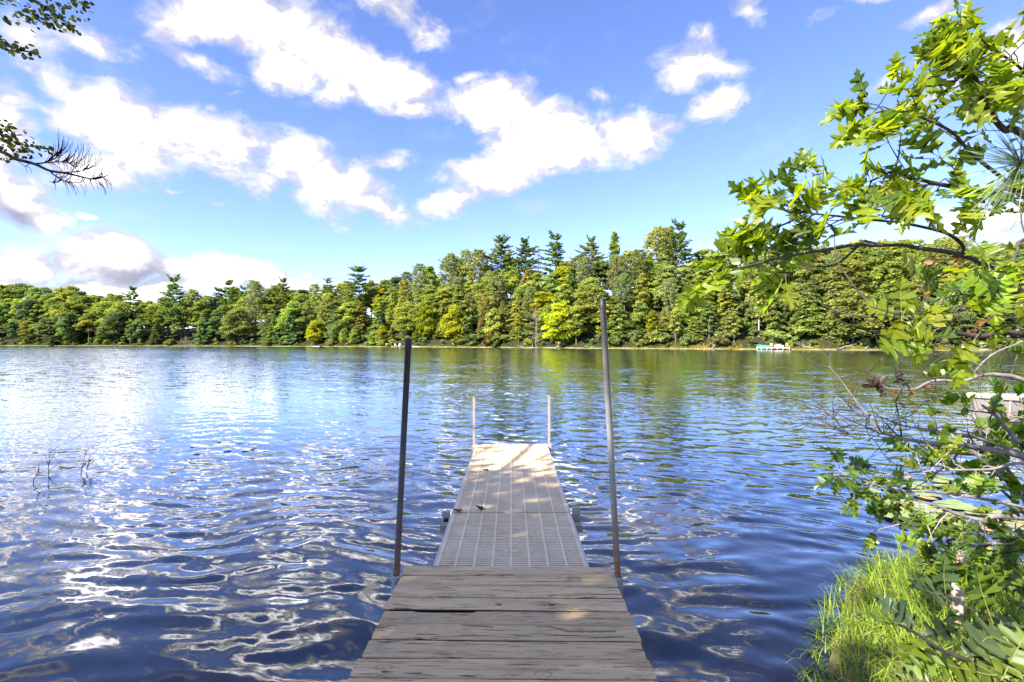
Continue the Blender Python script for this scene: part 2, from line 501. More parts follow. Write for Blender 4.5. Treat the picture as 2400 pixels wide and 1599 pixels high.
# ------------------------------------------------------------------ lake surface
m, t, out = mat("lake_water")
geo = t.new('ShaderNodeNewGeometry')
pos = geo.outputs['Position']; nrm = geo.outputs['Normal']
wx, wy, wz = t.sep(pos)[:3]
rot = t.mapping(pos, rot=(0, 0, R(24)), scale=(1, 1, 0))
chop = t.mapping(rot, scale=(.42, 1, 1))
a1 = t.noise(chop, 8.5, 3.0, .6, .4)
a2 = t.noise(t.mapping(rot, scale=(.33, 1, 1)), 1.5, 3.0, .6, .3)
gust = t.noise(t.mapping(rot, scale=(.25, 1, 1)), .10, 4.0, .6)
# the cove round the dock is sheltered: wind ripples grow with the distance from the bank
open1 = t.rng(wy, 2.4, 9.0, .30, 1.0, True)
open2 = t.rng(wy, 7.0, 30.0, 0.0, 1.0, True)
# the hill on the right keeps the wind off the water below it
lee = t.math('MULTIPLY', t.rng(t.math('ADD', wx, t.math('MULTIPLY', wy, .6)), 80, 135, 1.0, .75, True), t.rng(t.math('ADD', wx, t.math('MULTIPLY', wy, .6)), -40, 50, 1.7, 1.0, True))
gk = t.rng(gust.outputs['Fac'], .32, .68, .65, 1.35)
v1 = t.vmath('SCALE', t.vmath('SUBTRACT', a1.outputs['Color'], (.5, .5, .5)), scale=t.math('MULTIPLY', t.math('MULTIPLY', t.math('MULTIPLY', open1, lee), gk), .34))
v2 = t.vmath('SCALE', t.vmath('SUBTRACT', a2.outputs['Color'], (.5, .5, .5)), scale=t.math('MULTIPLY', t.math('MULTIPLY', t.math('MULTIPLY', open2, lee), gk), .34))
# wind waves run on shore: their steep faces look back to the near bank
vx_, vy_, vz_ = t.sep(t.vmath('ADD', v1, v2))[:3]
steep = t.rng(wy, 5.0, 16.0, 0.0, 1.0, True)
vy2 = t.math('ADD', t.math('MULTIPLY', vy_, t.math('SUBTRACT', 1.0, steep)), t.math('MULTIPLY', t.math('ABSOLUTE', vy_), t.math('MULTIPLY', steep, -1.0)))
pert = t.comb(t.math('MULTIPLY', vx_, .62), vy2, 0.0)
wn_ = t.vmath('NORMALIZE', t.vmath('ADD', nrm, pert))
fr = t.new('ShaderNodeFresnel'); fr.inputs['IOR'].default_value = 1.5
t.link(t.vmath('NORMALIZE', t.vmath('ADD', nrm, t.vmath('SCALE', pert, scale=.10))), fr.inputs['Normal'])
gl = t.new('ShaderNodeBsdfGlossy', distribution='GGX'); gl.inputs[0].default_value = (.95, .97, 1, 1)
t.link(t.rng(wy, 10, 80, .015, .10), gl.inputs['Roughness']); t.link(wn_, gl.inputs['Normal'])
tp = t.new('ShaderNodeBsdfTransparent'); tp.inputs[0].default_value = (.88, .80, .64, 1)
murk = t.new('ShaderNodeBsdfDiffuse'); murk.inputs[0].default_value = (.008, .011, .024, 1)
body = t.new('ShaderNodeMixShader')
body.inputs[0].default_value = .08
t.link(tp.outputs[0], body.inputs[1]); t.link(murk.outputs[0], body.inputs[2])
mx = t.new('ShaderNodeMixShader')
t.link(t.rng(fr.outputs[0], .03, .58, .03, 1.0), mx.inputs[0])
t.link(body.outputs[0], mx.inputs[1]); t.link(gl.outputs[0], mx.inputs[2])
t.link(mx.outputs[0], out.inputs[0])
M_WATER = m
gx = graded(-480, 220, 0.0, .038, .013); gy = graded(-1.0, 345, 2.4, .038, .013)
sx = np.gradient(gx)[None, :]; sy = np.gradient(gy)[:, None]
Xg, Yg = np.meshgrid(gx, gy)
Z = np.zeros_like(Xg)
rw = np.random.default_rng(11)
step = np.maximum(sx * .6, sy)
calm = np.clip((Yg - 1.0) / 5.0, .6, 1.0)
warpx = Xg + .22 * np.sin(Yg * 1.7 + .8 * Xg) + .1 * np.sin(Xg * 3.1 - Yg * 2.2)
warpy = Yg + .20 * np.sin(Xg * 1.4 + 1.1) + .10 * np.sin(Xg * 2.7 + Yg * 1.9)
NW = 54
for i in range(NW):
    lam = .11 * (1.5 / .11) ** (i / (NW - 1))
    ang = math.atan2(.91, .40) + rw.normal(0, .62 if lam < 1.0 else .4)
    slope = .105 / math.sqrt(NW / 2) * rw.uniform(.6, 1.3) * (1.2 if lam < .40 else (.75 if lam < .7 else .2))
    amp = slope * lam / 6.283
    fade = np.clip((lam / step - 2.5) / 3.0, 0, 1)
    if lam < .5: fade = fade * calm
    Z += amp * fade * np.sin((warpx * math.cos(ang) + warpy * math.sin(ang)) * 6.283 / lam + rw.uniform(0, 6.28))
Z += .0 
water = grid_mesh("water", gx, gy, Z, M_WATER)
tag(water, kind='structure')
# ------------------------------------------------------------------ weathered wooden dock
m, t, out = mat("weathered_plank")
tc = t.new('ShaderNodeTexCoord').outputs['Object']
oi = t.new('ShaderNodeObjectInfo').outputs['Random']
oc = t.vmath('ADD', tc, t.comb(t.math('MULTIPLY', oi, 37.0), t.math('MULTIPLY', oi, 11.0), 0.0))
wrp = t.noise(oc, 3.0, 3, .5)
oc2 = t.vmath('ADD', oc, t.vmath('SCALE', t.vmath('SUBTRACT', wrp.outputs['Color'], (.5, .5, .5)), scale=.035))
g1 = t.noise(t.mapping(oc2, scale=(1.6, 38, 10)), 1.0, 6, .7)
g2 = t.noise(t.mapping(oc2, scale=(4, 85, 30)), 1.0, 5, .7)
bl = t.noise(t.mapping(oc, scale=(2.2, 6, 1)), 1.0, 5, .6)
c = t.mix(t.rng(g1.outputs['Fac'], .30, .70), (.55, .358, .188), (.89, .615, .335))
c = t.mix(t.rng(bl.outputs['Fac'], .42, .72), c, (.62, .46, .245))
c = t.mix(t.rng(bl.outputs['Fac'], .44, .22), c, (.33, .18, .09))
c = t.mix(t.rng(g2.outputs['Fac'], .57, .64), c, (.10, .068, .046))
c = t.mix(t.rng(g1.outputs['Fac'], .42, .34), c, (.06, .043, .032))
knot = t.new('ShaderNodeAttribute', attribute_name='wear_dark').outputs['Fac']
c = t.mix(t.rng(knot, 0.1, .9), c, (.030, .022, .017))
c = t.vmath('SCALE', c, scale=t.rng(oi, 0, 1, .86, 1.12))
hgt = t.math('ADD', g1.outputs['Fac'], t.math('MULTIPLY', g2.outputs['Fac'], .8))
principled(t, out, c, .88, 0, bump(t, hgt, .9, .008), .2)
M_PLANK = m

dock = empty("wooden_dock", (-.028, 3.76, .365), -R(0.8), "weathered grey plank dock running out from the camera's bank", "dock")
rd = np.random.default_rng(5)
PITCH = .157; PW = 1.5
# cracks in plank coordinates: plank -> list of (polyline, half width, depth)
CR = {2: [([(.28, -.055), (.30, -.045), (.36, -.040), (.5, -.030), (.66, -.034), (.75, -.03)], .006, .014), ([(-.55, .03), (-.40, .036), (-.36, .03)], .004, .01), ([(-.1, .01), (.08, -.004)], .003, .008)],
      4: [([(-.55, .068), (-.42, .064), (-.28, .060), (-.2, .066)], .008, .016), ([(-.72, -.02), (-.60, -.03), (-.5, -.028)], .003, .008), ([(.1, .05), (.3, .056)], .003, .007)],
      5: [([(-.25, .06), (-.14, .055), (-.08, .046)], .006, .014), ([(.18, .066), (.27, .05), (.33, .025), (.36, .012), (.48, .014), (.62, .018)], .007, .016), ([(-.74, .03), (-.66, .024)], .005, .01), ([(-.5, -.03), (0, -.044), (.3, -.03), (.66, -.04)], .003, .006)],
      6: [([(-.7, .05), (-.5, .04), (-.3, .045)], .003, .006)], 3: [([(-.7, -.03), (-.58, -.045)], .004, .008)],
      8: [([(.28, -.055), (.4, -.045), (.66, -.05)], .005, .012)], 7: [([(.0, .02), (.2, .028)], .003, .006), ([(-.6, -.04), (-.4, -.05)], .003, .006)]}
KN = {1: [(-.33, -.005, .028), (.47, .02, .035)], 3: [(-.50, .035, .026)], 7: [(-.60, -.01, .03), (.2, -.05, .03)], 6: [(-.66, .0, .02)]}
HO = {3: [(-.045, -.012), (.285, -.008)]}
for i in range(22):
    vis = i < 10
    nx, ny = (230, 19) if vis else (60, 6)
    W = PITCH - (rd.uniform(.016, .022) if i < 4 else rd.uniform(.010, .016))
    L = PW + rd.uniform(-.015, .012)
    xs = np.linspace(-L / 2, L / 2, nx); ys = np.linspace(-W / 2, W / 2, ny)
    X, Y = np.meshgrid(xs, ys)
    edge = np.abs(Y) / (W / 2)
    # rounded, chewed edges
    e0 = .004 * vnoise(X[0] * 9, X[0] * 0 + i * 3.1, i) + .003 * vnoise(X[0] * 31, X[0] * 0, i + 40)
    e1 = .004 * vnoise(X[0] * 9, X[0] * 0 + i * 1.7, i + 80) + .003 * vnoise(X[0] * 31, X[0] * 0, i + 120)
    Yw = Y + np.where(Y > 0, e1[None, :], e0[None, :]) * edge ** 3
    Xw = X + .010 * vnoise(Y * 60, Y * 0 + i, i + 9) * (np.abs(X) / (L / 2)) ** 40
    Zp = .0022 * vnoise(X * 2.0, Y * 95, i + 3) + .0012 * vnoise(X * 6, Y * 210, i + 8) + .004 * vnoise(X * 1.2, Y * 6, i + 1)
    Zp -= .010 * np.clip(edge - .86, 0, 1) / .14 * np.clip(edge - .86, 0, 1) / .14
    wear_dark = np.zeros_like(X)
    for pl, hw, dep in CR.get(i, []):
        pl = np.array(pl); dm = np.full(X.shape, 9.0)
        for a, b in zip(pl[:-1], pl[1:]):
            e = b - a; tt = np.clip(((X - a[0]) * e[0] + (Y - a[1]) * e[1]) / (e @ e), 0, 1)
            dm = np.minimum(dm, np.hypot(X - a[0] - tt * e[0], Y - a[1] - tt * e[1]))
        k = np.exp(-(dm / hw) ** 2); Zp -= dep * k; wear_dark = np.maximum(wear_dark, k)
    for kx, ky, kr in KN.get(i, []):
        r_ = np.hypot((X - kx) * .55, Y - ky) / kr
        k = np.exp(-r_ ** 2 * 1.2); Zp += .003 * k * np.cos(r_ * 7); wear_dark = np.maximum(wear_dark, .35 * np.exp(-((r_ - .75) / .18) ** 2) + .3 * np.exp(-(r_ / .3) ** 2))
    for kx, ky in HO.get(i, []):
        r_ = np.hypot((X - kx) * .8, Y - ky) / .013
        k = np.exp(-r_ ** 4); Zp -= .03 * k; wear_dark = np.maximum(wear_dark, 1.3 * k)
    top = np.stack([Xw, Yw, Zp], -1).reshape(-1, 3)
    bot = top.copy(); bot[:, 2] = -.038
    b = MB()
    ii = np.arange(ny - 1)[:, None] * nx + np.arange(nx - 1)[None, :]
    f = np.stack([ii, ii + 1, ii + nx + 1, ii + nx], -1).reshape(-1, 4)
    per = np.concatenate([np.arange(nx), np.arange(1, ny) * nx + nx - 1, (ny - 1) * nx + np.arange(nx - 2, -1, -1), np.arange(ny - 2, 0, -1) * nx])
    nb = nx * ny
    low = top[per].copy(); low[:, 2] = -.038
    rim = top[per].copy(); rim[:, 2] -= .0025          # the sides are darker than the top, most along the gaps
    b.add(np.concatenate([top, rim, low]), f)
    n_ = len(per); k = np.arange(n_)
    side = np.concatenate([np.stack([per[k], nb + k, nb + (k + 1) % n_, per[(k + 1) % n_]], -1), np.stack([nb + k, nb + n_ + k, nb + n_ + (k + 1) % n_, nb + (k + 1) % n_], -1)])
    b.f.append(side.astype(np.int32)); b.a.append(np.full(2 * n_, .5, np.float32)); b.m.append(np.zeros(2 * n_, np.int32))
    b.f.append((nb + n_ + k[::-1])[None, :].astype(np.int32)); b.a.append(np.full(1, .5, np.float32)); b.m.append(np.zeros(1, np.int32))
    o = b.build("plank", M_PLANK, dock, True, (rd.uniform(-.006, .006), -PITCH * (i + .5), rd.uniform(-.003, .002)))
    at = o.data.attributes.new('wear_dark', 'FLOAT', 'POINT')
    at.data.foreach_set('value', np.concatenate([wear_dark.reshape(-1), np.where(np.abs(rim[:, 0]) < L / 2 - .02, .85, .45), np.where(np.abs(rim[:, 0]) < L / 2 - .02, 1.0, .6)]).astype(np.float32))
    o.rotation_euler = (0, 0, R(rd.uniform(-.22, .22)))
M_STRINGER = simple("old_timber", (.11, .09, .075), (.26, .22, .19), 5, .9, 0, .4, 'Object', (6, 1, 1))
for sx_ in (-.70, 0, .70):
    MB().box((sx_, -1.75, -.115), (.05, 3.45, .15)).build("stringer", M_STRINGER, dock)
MB().box((0, -.022, -.115), (1.35, .04, .15)).build("end_beam", M_STRINGER, dock)
# dead leaves and scraps need no parents: they lie on the docks

# galvanised pole sockets on the deck sides
M_GALV = simple("galvanised_steel", (.30, .31, .32), (.52, .53, .54), 14, .55, .55, .3)
def socket(px_, name="pole_socket"):
    e = empty(name, (px_, -.19, 0)); e.parent = dock
    b = MB()
    k = 14
    b.tube([(0, 0, .006), (0, 0, -.22)], [.034, .034], k, cap=False)
    b.tube([(0, 0, .006), (0, 0, -.22)], [.027, .027], k, cap=False)
    b.tube([(0, 0, .010), (0, 0, -.005)], [.037, .037], k, cap=False)
    b.tube([(0, 0, .010), (0, 0, .0101)], [.037, .026], k, cap=False)
    b.box((-.03 if px_ > 0 else .03, 0, -.11), (.05, .06, .17))
    b.build("sleeve", M_GALV, e, True)
    s = 1 if px_ > 0 else -1
    MB().tube([(s * .03, 0, -.02), (s * .062, 0, -.02)], [.009, .009], 6).tube([(s * .055, 0, -.02), (s * .066, 0, -.02)], [.014, .014], 6).build("set_bolt", M_GALV, e)
    return e
socket(-.779); socket(.768)

def pole_mat(name, a, b, rust):
    m, t, out = mat(name)
    tc = t.new('ShaderNodeTexCoord').outputs['Object']
    n = t.noise(t.mapping(tc, scale=(1, 1, .25)), 18, 6, .65); n2 = t.noise(tc, 40, 4, .6)
    c = t.mix(t.rng(n.outputs['Fac'], .3, .7), a, b)
    z = t.sep(tc)[2]
    rm = t.math('MULTIPLY', t.rng(t.math('ADD', z, t.math('MULTIPLY', n.outputs['Fac'], .55)), .82, .30), rust)
    rm = t.math('MAXIMUM', rm, t.math('MULTIPLY', t.rng(n.outputs['Fac'], .66, .74), .5 * rust + .15))
    c = t.mix(rm, c, t.mix(t.rng(n2.outputs['Fac'], .3, .7), (.16, .05, .016), (.42, .17, .045)))
    principled(t, out, c, t.mix(rm, (.42, .42, .42), (.9, .9, .9)), t.math('MULTIPLY', t.math('SUBTRACT', 1.0, rm), .45), bump(t, n2.outputs['Fac'], .15, .004), .4)
    return m
M_CAP = simple("black_rubber", (.012, .012, .013), (.02, .02, .021), 10, .5, 0, .1)
def pole(base, top, m, label):
    base = np.array(base); top = np.array(top)
    d = top - base; L = np.linalg.norm(d)
    e = empty("dock_pole", base, 0, label, "pole")
    e.rotation_mode = 'QUATERNION'; e.rotation_quaternion = Vector(d).to_track_quat('Z', 'Y')
    MB().tube([(0, 0, -1.0), (0, 0, .0), (0, 0, L * .5), (0, 0, L)], [.0215] * 4, 20).build("tube", m, e, True)
    c = MB()
    c.tube([(0, 0, L - .062), (0, 0, L - .002), (0, 0, L + .006), (0, 0, L + .009)], [.0245, .0245, .0225, .014], 20)
    c.build("cap", M_CAP, e, True)
pole((-.806, 3.575, .365), (-.722, 3.575, 2.02), pole_mat("dark_pole_steel", (.065, .063, .06), (.125, .12, .112), .35), "shorter dark steel pole with black cap at left edge of plank dock")
pole((.737, 3.565, .365), (.63, 3.565, 2.297), pole_mat("grey_pole_steel", (.24, .235, .22), (.38, .37, .35), 1.0), "taller grey steel pole, rusty at its foot, at right edge of plank dock")

# ------------------------------------------------------------------ aluminium dock with resin grating
m, t, out = mat("beige_resin")
tc = t.new('ShaderNodeNewGeometry').outputs['Position']
n = t.noise(tc, 3.0, 6, .65); n2 = t.noise(tc, 30, 4, .6)
c = t.mix(t.rng(n.outputs['Fac'], .35, .68), (.74, .55, .315), (.92, .73, .48))
c = t.mix(t.rng(n2.outputs['Fac'], .6, .75), c, (.42, .28, .17))
principled(t, out, c, .5, 0, None, .45)
M_RESIN = m
M_ALU = simple("pale_aluminium", (.50, .44, .37), (.60, .53, .46), 8, .5, .2, .1)
M_WHITE = simple("white_post_paint", (.30, .25, .20), (.40, .34, .27), 7, .6, 0, .1)
alu = empty("grating_dock", (-.008, 8.43, .32), 0, "long beige grated dock section with white posts at its outer end", "dock")
alu.scale = (.975, 1, 1)
PL = .3048
gm = MB()
for k in range(9):                                  # slotted ribs across the panel
    gm.box((0, -PL / 2 + .017 + .0334 * k + .0025, -.012), (1.15, .0150, .024))
for k in range(9):                                  # lengthwise webs, slightly proud
    x = -.575 + k * 1.15 / 8
    gm.box((x, 0, -.011), (.017 if 0 < k < 8 else .03, PL - .004, .030))
for k in range(8):                                  # short links between the ribs
    x = -.575 + (k + .5) * 1.15 / 8
    for j in range(0, 9):
        gm.box((x + (.028 if j % 2 else -.028), -PL / 2 + .0025 + .0334 * (j + .5), -.013), (.016, .0159, .022))
gm.box((0, PL / 2 - .006, -.010), (.13, .012, .0305))
PANEL = gm.mesh("grating_panel", M_RESIN)
ys_ = [-(k + .5) * PL for k in range(11)] 
ys_ += [ys_[-1] - PL - .035 - k * PL for k in range(5)]
for y_ in ys_:
    o = bpy.data.objects.new("grating_panel", PANEL); o.location = (0, y_, 0); link(o, alu)
J = -11 * PL - .017
for sx_ in (-1, 1):
    MB().box((sx_ * .592, J / 2, -.055), (.018, -J - .02, .12)).build("side_rail", M_ALU, alu)
    MB().box((sx_ * .592, J - .02 - .76, -.055), (.018, 1.50, .12)).build("side_rail", M_ALU, alu)
MB().box((0, .012, -.055), (1.224, .02, .121)).build("end_rail", M_ALU, alu)
for y_ in (-.9, -1.8, -2.7, -4.2):
    MB().box((0, y_, -.075), (1.16, .04, .06)).build("cross_beam", M_ALU, alu)
for sx_, ztop in ((-1, .775), (1, .79)):
    e = empty("corner_post", (sx_ * .628, -.07, 0)); e.parent = alu
    MB().box((0, 0, (ztop - 1.6) / 2), (.038, .038, ztop + 1.6)).build("post_tube", M_WHITE, e)
    MB().box((0, 0, ztop + .008), (.044, .044, .022)).build("post_cap", M_WHITE, e)
    MB().box((-sx_ * .0, -.032, -.05), (.07, .012, .10)).build("post_clamp", M_ALU, e)
for sx_, zt in ((-1, .0), (1, .075)):
    e = empty("joint_bracket", (sx_ * .66, J + .01, zt)); e.parent = alu
    MB().box((0, 0, -.02 - zt), (.075, .06, .05 + zt * 1.2)).build("bracket_cap", M_WHITE, e)
    MB().box((0, 0, -.6), (.045, .045, 1.08)).build("bracket_leg", M_CAP, e)
    MB().box((-sx_ * .0, -.16, -.09 - zt), (.07, .10, .06)).build("bracket_foot", M_WHITE, e)

# dead leaves on the grating
M_BROWN = leaf_mat("dead_leaf", .1, (.16, .095, .055), (1, 1, 1), .3, 0)
for (x, y, s, rz, lab) in ((1138, 1104, .10, .2, "small dark dead leaf on the sunlit far half of the grated dock"), (1122, 1193, .13, -.9, "curled brown dead leaf on the grated dock just beyond its joint"),
                           (1072, 1200, .10, -.3, "thin dark dead leaf by the left edge of the grated dock near the joint")):
    d = F * 1.675 / (y - HY)
    c_, f_ = cards(np.zeros((3, 3)) + [[0, 0, 0], [s * .3, .01, .004], [-s * .3, 0, .006]], np.array([[.1, .2, 1], [.3, -.2, 1], [-.3, .1, 1.]]), [s * .5, s * .3, s * .3], np.random.default_rng(int(x)), np.array([[1, .1, 0], [1, .5, 0], [1, -.3, 0.]]), 2.2, .25)
    o = MB().add(c_, f_).build("dead_leaf", M_BROWN, None, False, ((x - 1200) / F * d, d, .338)); o.rotation_euler = (0, 0, rz)
    tag(o, lab, "leaf")
# ------------------------------------------------------------------ tree builders (unit: metres, base at the origin)
def lerp(a, b, t): return a + (b - a) * t

def crown_lumps(b, rng, centres, radii, per, size, squash=.8, att0=None):
    for i, (c, r) in enumerate(zip(centres, radii)):
        n = int(per * (r / np.mean(radii)) ** 2)
        d = rng.normal(size=(n, 3)); d /= np.linalg.norm(d, axis=1)[:, None]
        d[:, 2] = np.where(d[:, 2] < -.35, -d[:, 2] * .6, d[:, 2])
        rad = r * (.25 + 1.0 * rng.uniform(0, 1, (n, 1)) ** .7)
        p = c + d * rad * (1, 1, squash)
        nn = d * .7 + rng.normal(size=(n, 3)) * .55 + (0, 0, .45)
        base = rng.uniform(.25, .75) if att0 is None else att0
        v, f = cards(p, nn, size * rng.uniform(.6, 1.4, n), rng)
        b.add(v, f, np.clip(base + rng.normal(0, .17, n), 0, 1))

def trunk(b, rng, H, r0, lean=.03, k=6, top=1.0):
    n = 7
    z = np.linspace(-.8, H * top, n)
    x = np.cumsum(rng.normal(0, lean * H / n, n)); y = np.cumsum(rng.normal(0, lean * H / n, n))
    x -= x[0]; y -= y[0]
    pts = np.stack([x, y, z], -1)
    b.tube(pts, np.linspace(r0, r0 * .16, n), k, cap=False)
    return pts

def at_h(pts, z):
    return np.array([np.interp(z, pts[:, 2], pts[:, 0]), np.interp(z, pts[:, 2], pts[:, 1]), z])

def broadleaf(seed, H=18, cr=4.2, base=.20, per=190, size=.44, nl=26, limbs=9):
    rng = np.random.default_rng(seed); tb, cb = MB(), MB()
    tp = trunk(tb, rng, H, .22, .03, 6, .85)
    cs, rs = [], []
    for i in range(nl):
        u = (i + rng.uniform(0, 1)) / nl
        z = H * lerp(base, .93, u)
        env = cr * (math.sin(math.pi * min(1, (u * .82 + .18))) ** .6)
        a = i * 2.4 + rng.uniform(-.5, .5); rr = env * rng.uniform(.45, .95)
        cs.append(at_h(tp, z) + (math.cos(a) * rr, math.sin(a) * rr, rng.uniform(-.4, .4))); rs.append(cr * rng.uniform(.24, .42))
    for i in range(limbs):
        c = cs[rng.integers(len(cs))]; s_ = at_h(tp, max(H * .15, c[2] - H * rng.uniform(.1, .2)))
        tb.tube([s_, (s_ + c) / 2 + (0, 0, -.2), c], [.09, .06, .02], 4, cap=False)
    crown_lumps(cb, rng, cs, rs, per, size)
    return tb, cb

def birch(seed, H=15):
    rng = np.random.default_rng(seed); tb, cb = MB(), MB()
    tp = trunk(tb, rng, H, .17, .035, 6, .95)
    cs, rs = [], []
    for i in range(20):
        u = rng.uniform(0, 1); z = H * lerp(.42, 1.0, u); a = rng.uniform(0, 6.28); rr = 2.3 * math.sin(math.pi * (.15 + u * .8)) * rng.uniform(.2, 1)
        cs.append(at_h(tp, z) + (math.cos(a) * rr, math.sin(a) * rr, 0)); rs.append(rng.uniform(.6, 1.1))
    crown_lumps(cb, rng, cs, rs, 62, .5, 1.15)
    return tb, cb

def conifer(seed, H=24, kind='white'):
    rng = np.random.default_rng(seed); tb, cb = MB(), MB()
    tp = trunk(tb, rng, H, .27 if kind != 'hemlock' else .2, .012 if kind != 'white' else .02, 6, 1.0)
    if kind == 'white': z0, nw, nb, L = .34, 19, (5, 8), .20
    elif kind == 'red': z0, nw, nb, L = .30, 26, (5, 7), .16
    elif kind == 'young': z0, nw, nb, L = .10, 18, (6, 8), .22
    else: z0, nw, nb, L = .05, 30, (6, 9), .23
    side = rng.uniform(0, 6.28)
    for i in range(nw):
        u = (i + rng.uniform(-.3, .3)) / nw; u = min(max(u, 0), .985)
        z = H * lerp(z0, 1.0, u)
        if kind == 'white': prof = (.55 + .75 * math.sin(math.pi * min(1, .12 + u * .95))) * (1 - u * .45) * rng.uniform(.55, 1.2)
        elif kind == 'red': prof = math.sqrt(max(0.02, 1 - (u * 1.0) ** 2.2)) * (.6 + .55 * min(1, u * 3)) * rng.uniform(.75, 1.15)
        elif kind == 'young': prof = (1 - u) ** .8 * rng.uniform(.8, 1.1) + .05
        else: prof = (1 - u) ** .75 * rng.uniform(.7, 1.15) + .04
        n = rng.integers(nb[0], nb[1] + 1)
        for j in range(n):
            if kind == 'white' and rng.uniform() < .12: continue
            a = j * 6.283 / n + rng.uniform(-.45, .45) + i * .7
            ln = H * L * prof * rng.uniform(.65, 1.2)
            if kind == 'white': ln *= 1 + .35 * math.cos(a - side)
            dirh = np.array((math.cos(a), math.sin(a), 0))
            s_ = at_h(tp, z)
            rise = {'white': rng.uniform(-.05, .30), 'red': rng.uniform(-.15, .35) + u * .25, 'hemlock': rng.uniform(-.45, -.1), 'young': rng.uniform(.1, .45)}[kind]
            if kind == 'white' and u > .85: rise += .5
            mid = s_ + dirh * ln * .55 + (0, 0, rise * ln * .45)
            end = s_ + dirh * ln + (0, 0, rise * ln * (1.25 if kind != 'hemlock' else 1.4))
            if kind in ('white', 'red') or rng.uniform() < .3:
                tb.tube([s_, mid, end], [.06 if kind != 'hemlock' else .04, .04, .015], 3, cap=False)
            tone = rng.uniform(.25, .75)
            if kind == 'red':
                m_ = int(15 + 14 * ln / (H * L))
                q = rng.uniform(.45, 1.05, m_)
                p = lerp(mid, end, np.clip(q[:, None] * 1.6 - .5, -.3, 1)) + rng.normal(0, .34, (m_, 3)) * (1, 1, .7)
                nn = rng.normal(size=(m_, 3)) + (0, 0, .5); sz = .42 * rng.uniform(.6, 1.3, m_); el = 1.5; ax = None
            elif kind == 'white':
                m_ = int(18 + 9 * ln)
                q = rng.uniform(.30, 1.05, m_)[:, None]
                p = s_ + (mid - s_) * np.minimum(q / .55, 1) + (end - mid) * np.maximum((q - .55) / .45, 0)
                perp = np.array((-dirh[1], dirh[0], 0))
                p = p + perp * rng.normal(0, .20, (m_, 1)) * ln * .55 * (1.25 - q) + rng.normal(0, .12, (m_, 3))
                nn = rng.normal(size=(m_, 3)) * .45 + (0, 0, 1); sz = .46 * rng.uniform(.6, 1.3, m_); el = 2.0; ax = dirh + rng.normal(0, .6, (m_, 3)) + (0, 0, .3)
            elif kind == 'young':
                m_ = int(8 + 9 * ln)
                q = rng.uniform(.1, 1.05, m_)[:, None]
                p = lerp(s_, end, q) + rng.normal(0, .2, (m_, 3)); nn = rng.normal(size=(m_, 3)) * .6 + (0, 0, 1); sz = .4 * rng.uniform(.6, 1.3, m_); el = 1.9; ax = dirh + rng.normal(0, .5, (m_, 3)) + (0, 0, .4)
            else:
                m_ = int(9 + 11 * ln)
                q = rng.uniform(.12, 1.05, m_)[:, None] ** .8
                p = s_ + (mid - s_) * np.minimum(q / .55, 1) + (end - mid) * np.maximum((q - .55) / .45, 0)
                perp = np.array((-dirh[1], dirh[0], 0))
                p = p + perp * rng.normal(0, .22, (m_, 1)) * ln * .5 + rng.normal(0, .09, (m_, 3)) - (0, 0, .1)
                nn = rng.normal(size=(m_, 3)) * .4 + dirh * .35 + (0, 0, .9); sz = .44 * rng.uniform(.6, 1.4, m_); el = 1.9; ax = dirh + rng.normal(0, .5, (m_, 3)) - (0, 0, .45)
            v, f = cards(p, nn, sz, rng, ax, el)
            cb.add(v, f, np.clip(tone + .12 * np.squeeze(q) + rng.normal(0, .13, len(p)), 0, 1))
    return tb, cb

def snag(seed, H=14):
    rng = np.random.default_rng(seed); tb, cb = MB(), MB()
    tp = trunk(tb, rng, H, .16, .02, 5)
    for i in range(90):
        z = H * rng.uniform(.12, .98); a = rng.uniform(0, 6.28); ln = 2.6 * (1.1 - z / H) * rng.uniform(.5, 1.2) + .3
        s_ = at_h(tp, z); d = np.array((math.cos(a), math.sin(a), rng.uniform(-.2, .5)))
        e = s_ + d * ln
        cb.tube([s_, s_ + d * ln * .5 + (0, 0, -.08), e], [.045, .03, .012], 3, cap=False)
        for k in range(3):
            q = lerp(s_, e, rng.uniform(.4, .9)); cb.tube([q, q + rng.normal(0, .35, 3) + d * .3], [.022, .01], 3, cap=False)
    return tb, cb

def bush(seed, H=3.2, Wd=2.2, size=.42):
    rng = np.random.default_rng(seed); tb, cb = MB(), MB()
    cs, rs = [], []
    for i in range(13):
        a = rng.uniform(0, 6.28); r = Wd * rng.uniform(0, .8); z = H * rng.uniform(.15, .85) * (1 - .4 * r / Wd)
        cs.append(np.array((math.cos(a) * r, math.sin(a) * r, z))); rs.append(rng.uniform(.45, .85) * Wd / 2.2)
    for c in cs[:6]: tb.tube([(0, 0, -.3), c * (.5, .5, .6), c], [.06, .04, .015], 4, cap=False)
    crown_lumps(cb, rng, cs, rs, 60, size)
    return tb, cb

PROTO = {}
def proto(kind, builders, bark, crown_mat=None, crown_name="crown"):
    PROTO[kind] = []
    for (tb, cb), h in builders:
        PROTO[kind].append((tb.mesh(kind + "_trunk", bark), cb.mesh(kind + "_crown", crown_mat or M_FAR), h, crown_name))
proto('broadleaf', [(broadleaf(1), 18), (broadleaf(2, 18, 3.7, .3), 18), (broadleaf(3, 18, 4.8, .18, 190, .44, 30), 18), (broadleaf(4, 18, 3.3, .25, 170, .42), 18), (broadleaf(31, 18, 4.3, .4, 190, .44, 24), 18)], M_FARBARK)
proto('slender', [(broadleaf(5, 16, 2.2, .25, 110, .4, 22), 16), (broadleaf(6, 16, 1.9, .15, 110, .38, 24), 16)], M_FARBARK)
proto('small_broadleaf', [(broadleaf(7, 10, 3.6, .1, 190, .38, 26), 10), (broadleaf(8, 10, 3.0, .15, 180, .36, 22), 10)], M_FARBARK)
proto('birch', [(birch(9), 15), (birch(10), 15)], M_BIRCH)
